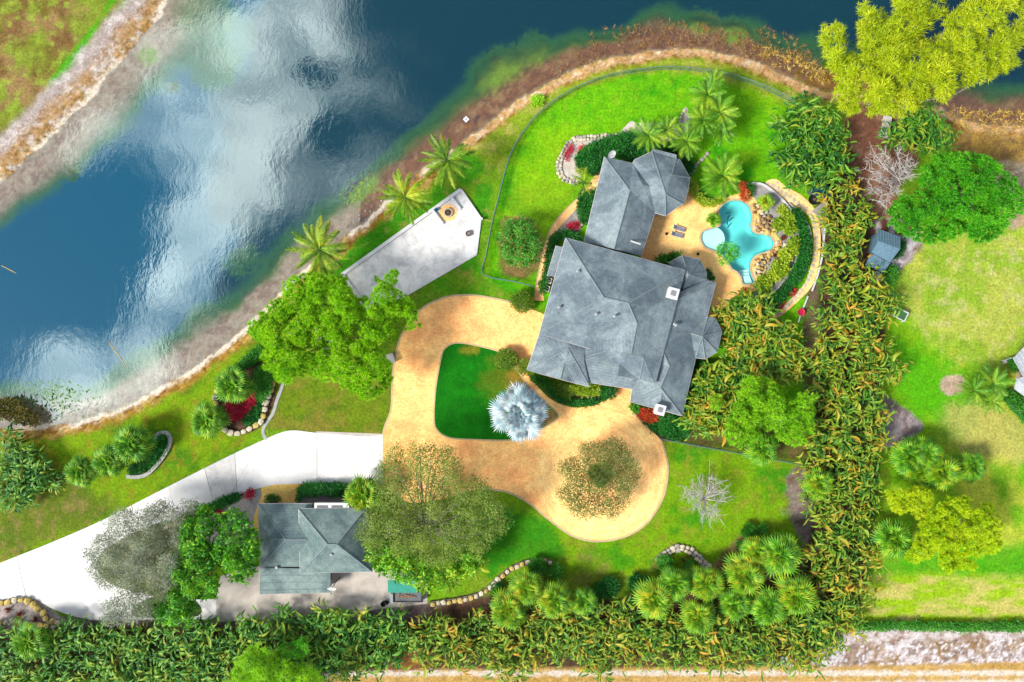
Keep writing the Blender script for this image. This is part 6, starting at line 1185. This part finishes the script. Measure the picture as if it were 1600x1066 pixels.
tree('plumeria_tree', 'round leafy tree with pale flowers leaning over the pool', 'tree', (1136, 396), circ(1137, 396, 17, 12), 1.8, 2.8, T_LEAF, 'emer', .28, .55, .6, .1, 345, 'bark_pale', .12, 8, 1.2)
for (x, y, r, lb) in ((816, 471, 16.5, 'round clipped topiary ball beside the garage paving and fence end'), (792, 562, 16.5, 'round clipped topiary ball at the corner of the grass island')):
    hedge('topiary_ball', lb, 'topiary', circ(x, y, r, 16), 1.9, 'topiary', T_SMALL, .26, .72, 350+int(x), edge=.05, dome=1.2, group='round topiary balls')
hedge('topiary_ball', 'half-hidden clipped topiary ball at the front left roof corner', 'topiary', circ(820, 573, 12, 14), 1.5, 'topiary', T_SMALL, .26, .72, 353, edge=.05, dome=.9)
hedge('clipped_hedge', 'dark rectangular clipped hedge in front of the garage house', 'hedge', [(467, 760), (480, 756), (540, 756), (543, 770), (535, 775), (500, 772), (475, 774), (465, 782)], 1.1, 'hedge', seed=360, sm=0)
hedge('topiary_ball', 'dark low clipped shrub on the gold paving', 'topiary', circ(425.5, 780.5, 11, 14, 6), .9, 'hedge', T_SMALL, .26, .72, 361, edge=.05, dome=.6)
hedge('clipped_hedge', 'long low dark clipped hedge between the neighbouring lawn and the sandy verge', 'hedge', [(1333, 974), (1400, 973), (1500, 974), (1620, 973), (1620, 984), (1500, 984), (1400, 983), (1335, 983)], .9, 'hedge2', seed=362, sm=0, edge=.2)
hedge('clipped_hedge', 'dark green clipped hedge running down from the pine to the dark fan palm', 'hedge', [(364, 578), (380, 562), (400, 545), (410, 548), (400, 565), (378, 578), (366, 585)], 1.1, 'hedge2', seed=363)
hedge('leafy_shrub', 'green shrub inside the chunky stone wall by the pine', 'shrub', [(400, 580), (412, 575), (424, 590), (420, 615), (408, 627), (400, 615)], 1.0, 'hedge2', seed=364)
hedge('flower_bed', 'crimson flower bed below the dark fan palm', 'flowers', [(354, 630), (366, 625), (385, 622), (398, 612), (398, 630), (385, 645), (372, 656), (358, 656), (356, 642)], .7, 'flower', T_SMALL, .3, .8, 365)
hedge('ground_cover', 'dark green ground cover between crimson flowers and stone wall', 'shrub', [(380, 655), (398, 630), (410, 628), (408, 648), (396, 662), (384, 664)], .4, 'hedge', seed=366)
hedge('ground_cover', 'dark green ground cover inside the hooked grey edging', 'shrub', [(246, 684), (256, 680), (262, 684), (260, 698), (248, 716), (232, 734), (205, 740), (204, 728), (225, 722), (240, 705)], .4, 'hedge', seed=367)
hedge('leafy_shrub', 'dark bush on the bank of green beside the garage gravel', 'hedge', [(320, 795), (345, 780), (372, 772), (374, 780), (350, 790), (325, 803)], .7, 'hedge', seed=368)
for i, (pts, lb) in enumerate((([(383, 768), (392, 765), (398, 770), (394, 778), (384, 780)], 'red flowers in the gravel beside the gold paving'), ([(335, 795), (345, 792), (350, 800), (342, 806)], 'red flowers half under the umbrella tree'), ([(884, 232), (892, 226), (897, 232), (892, 240), (886, 252), (883, 248)], 'crimson flowers on the white gravel by the lake-side wing'), ([(904, 230), (912, 228), (916, 238), (910, 246), (905, 240)], 'crimson flowers against the dark hedge on white gravel'), ([(888, 350), (900, 346), (907, 352), (900, 360), (890, 360)], 'crimson flowers beside the curved garden path'), ([(1233, 455), (1240, 450), (1243, 460), (1237, 463)], 'dark red flowers at the upper edge of the shrub bank'), ([(1213, 480), (1222, 470), (1223, 482), (1216, 487)], 'dark red flowers at the lower end of the shrub bank'))):
    hedge('flower_patch', lb, 'flowers', pts, .5, 'flower', T_SMALL, .3, .7, 370+i, edge=.25)
hedge('flower_patch', 'yellow flowering shrub beside the young coconut palm', 'flowers', [(902, 264), (910, 260), (916, 266), (910, 272), (903, 271)], .8, 'shrub_y', T_SMALL, .3, .7, 379)
def rosette(px, py, r, label, mat='agave', h=.5, n=2):
    b = W(px, py); t = thing('rosette_plant', label, 'plant', b); rng = np.random.default_rng(int(px)); V, F = scatter([tuft_needles(s, 26, 1, .16, .1) for s in range(3)], np.array([[0, 0, .1]]*n)+rng.normal(size=(n, 3))*.1, np.array([[0, 0, 1.0]]*n), np.full(n, r*.1), rng); link('leaves', np_mesh('leaves', V, F, M[mat]), t)
    MB().lathe((0, 0, 0), [(.12, 0), (.1, .2), (.03, .3)], 8).build('stem', M['bark'], t)
for (x, y, r, lb) in ((1223, 372, 8, 'upper dark red spiky rosette in the pool rockery'), (1210, 399, 9, 'lower dark red spiky rosette in the pool rockery'), (1069, 875, 12, 'dark red spiky plant behind the arched white stone wall'), (15, 952, 8, 'dry brown spiky plant by the drive boulders, the one beside the yellow stones'), (33, 958, 9, 'dry brown spiky plant in the middle of the sandy boulder bed'), (55, 965, 8, 'dry brown spiky plant touching the fan palm at the boulder wall')):
    rosette(x, y, r, lb)
for i, (x, y, r, m_, lb) in enumerate(((1038, 880, 11, 'hedge2', 'green shrub at the left foot of the arched white stone wall'), (995, 911, 13, 'hedge', 'dark round shrub at the edge of the front lawn'), (952, 917, 14, 'hedge', 'dark round shrub beside the small fan palm'), (935, 925, 12, 'hedge', 'dark round shrub left of the lawn-edge one'), (1170, 829, 10, 'hedge2', 'grey-green shrub at the top of the bottom grove'), (1191, 828, 7, 'hedge2', 'small green shrub above the largest fan palm'), (1157, 853, 6, 'hedge2', 'small round shrub beside the pale stone row'), (840, 885, 13, 'hedge2', 'green shrub inside the bend of the curving stone wall'), (868, 892, 10, 'hedge2', 'green shrub at the end of the curving stone wall'), (778, 920, 8, 'hedge', 'dark shrub below the curving stone wall'), (1075, 880, 6, 'hedge2', 'green shrub right of the dark red plant'))):
    hedge('round_shrub', lb, 'shrub', circ(x, y, r, 10), 1.1, m_, T_SPIKE if 'grey' in lb else T_SMALL, seed=400+i, dome=.9, group='round shrubs at the lawn edge')
hedge('clipped_hedge', 'dark hedge at the wall of the white-roofed house', 'hedge', [(1568, 618), (1580, 612), (1600, 628), (1615, 645), (1605, 660), (1580, 638)], 1.1, 'hedge2', seed=420)
hedge('leafy_shrub', 'green shrub between the two roof wings of the white house', 'shrub', [(1580, 562), (1592, 560), (1598, 570), (1588, 578), (1578, 576)], 1.2, 'hedge2', seed=421)
hedge('ground_cover', 'dark green planting beside the blue shed', 'shrub', [(1405, 376), (1415, 380), (1405, 398), (1395, 405), (1400, 392)], .6, 'hedge', seed=422)
hedge('leafy_shrub', 'round green shrub at the corner of the blue shed', 'shrub', [(1390, 415), (1400, 420), (1400, 435), (1392, 445), (1382, 435), (1384, 422)], 1.1, 'hedge2', seed=423)
hedge('brown_bush', 'brown and green bush at the lake corner', 'shrub', [(-10, 630), (20, 625), (40, 635), (55, 650), (60, 662), (30, 660), (0, 650), (-10, 645)], 1.0, 'brownbush', T_LEAF, .35, .9, 424, edge=.4)
hedge('leafy_shrub', 'green shrub row between the turret plants and the east wall', 'shrub', [(1086, 566), (1105, 566), (1130, 570), (1125, 580), (1100, 578), (1086, 576)], 1.2, 'hedge2', T_LEAF, .35, .9, 425)
hedge('leafy_shrub', 'lime green ground shrub on the shore strip outside the fence', 'shrub', circ(839, 158, 9, 10), .5, 'lime', seed=426, edge=.3)

# ------------------------------------------------------------------ stuff: reeds, dry grass, water plants
def blades(name, label, cat, poly, dens, L, mat, seed, z=-.4, lean=.6, tufts=None):
    rng = np.random.default_rng(seed); P_ = px2(smooth(poly, 3)); lo, hi = P_.min(0), P_.max(0); n = int((hi-lo).prod()*dens); P = rng.uniform(lo, hi, (n, 2)); d = sdf(P_, P); k = (fbm(P, .5, seed)-.42)*3; P = P[(d > 0) & (rng.random(n) < np.clip(k+.6, .12, 1))]
    pos = np.column_stack([P, np.full(len(P), z)]); w = fbm(P, .25, seed+2)*6.28*2; dirs = np.column_stack([np.cos(w)*lean, np.sin(w)*lean, np.ones(len(P))])+rng.normal(size=(len(P), 3))*.3
    V, F = scatter(tufts or [tuft_needles(s+70, 7, 1, .1, .5) for s in range(4)], pos, dirs, L*rng.uniform(.6, 1.2, len(P)), rng); o = link(name, np_mesh(name, V, F, M[mat])); return tag(o, label, cat, kind='stuff')
blades('reeds', 'brown dead reeds standing along the top lake shore', 'reeds', [(862, 105), (900, 75), (925, 48), (970, 38), (1030, 32), (1090, 34), (1130, 45), (1170, 48), (1200, 40), (1240, 55), (1270, 80), (1290, 120), (1250, 118), (1200, 98), (1140, 82), (1060, 70), (980, 80), (910, 105), (870, 122)], 5.0, .8, 'dry', 501, -.5)
blades('reeds', 'straw-coloured reeds between the curved fence and the feathery pine', 'reeds', [(1180, 70), (1210, 75), (1260, 90), (1300, 120), (1290, 130), (1250, 115), (1200, 98)], 5.0, .9, 'dry2', 502, -.4)
blades('reeds', 'golden reeds along the shore right of the feathery pine', 'reeds', [(1490, 165), (1530, 172), (1610, 178), (1610, 240), (1570, 245), (1520, 222), (1490, 200)], 4.0, .9, 'dry2', 503, -.3)
blades('dry_grass', 'golden dry grass fringe along the lower lake shore', 'grass', [(60, 668), (130, 662), (200, 640), (258, 612), (305, 582), (350, 550), (395, 512), (435, 472), (480, 430), (530, 390), (545, 395), (490, 440), (445, 482), (405, 520), (360, 560), (310, 595), (262, 625), (205, 652), (135, 672)], 4.0, .45, 'dry2', 504, -.15, 1.2)
blades('dry_grass', 'golden dry grass fringe on the far left bank', 'grass', [(0, 282), (30, 258), (60, 228), (95, 195), (140, 145), (190, 88), (215, 60), (235, 32), (225, 25), (200, 55), (170, 90), (130, 135), (85, 180), (45, 215), (0, 262)], 4.0, .5, 'dry2', 505, -.2, 1.2)
blades('submerged_weed', 'yellow-green water weed in the shallows by the white pad', 'weed', [(530, 300), (550, 285), (570, 275), (583, 280), (570, 300), (545, 318), (530, 315)], 6.0, .4, 'chart', 506, -.5, 1.0)
rng = np.random.default_rng(9); n = 330; P = np.column_stack([rng.normal(78, 30, n), rng.normal(625, 16, n)]); P = P[(P[:, 1] < 660-(P[:, 0]-60)*.12) & (P[:, 0] > 2) & (P[:, 1] > 590)]; V = []; F = []
for i, p in enumerate(P):
    q = W(*p); r = rng.uniform(.09, .2); k = len(V); V += [(q.x+r*math.cos(a)*(1 if j else .2), q.y+r*math.sin(a), WATER_Z+.012) for j, a in enumerate(np.linspace(0, 6.0, 7))]; F += [(k, k+j, k+j+1) for j in range(1, 6)]
tag(link('water_lilies', np_mesh('water_lilies', np.array(V), np.array(F), M['lily'])), 'scattered small green lily pads floating at the lake corner', 'water lilies', kind='stuff')
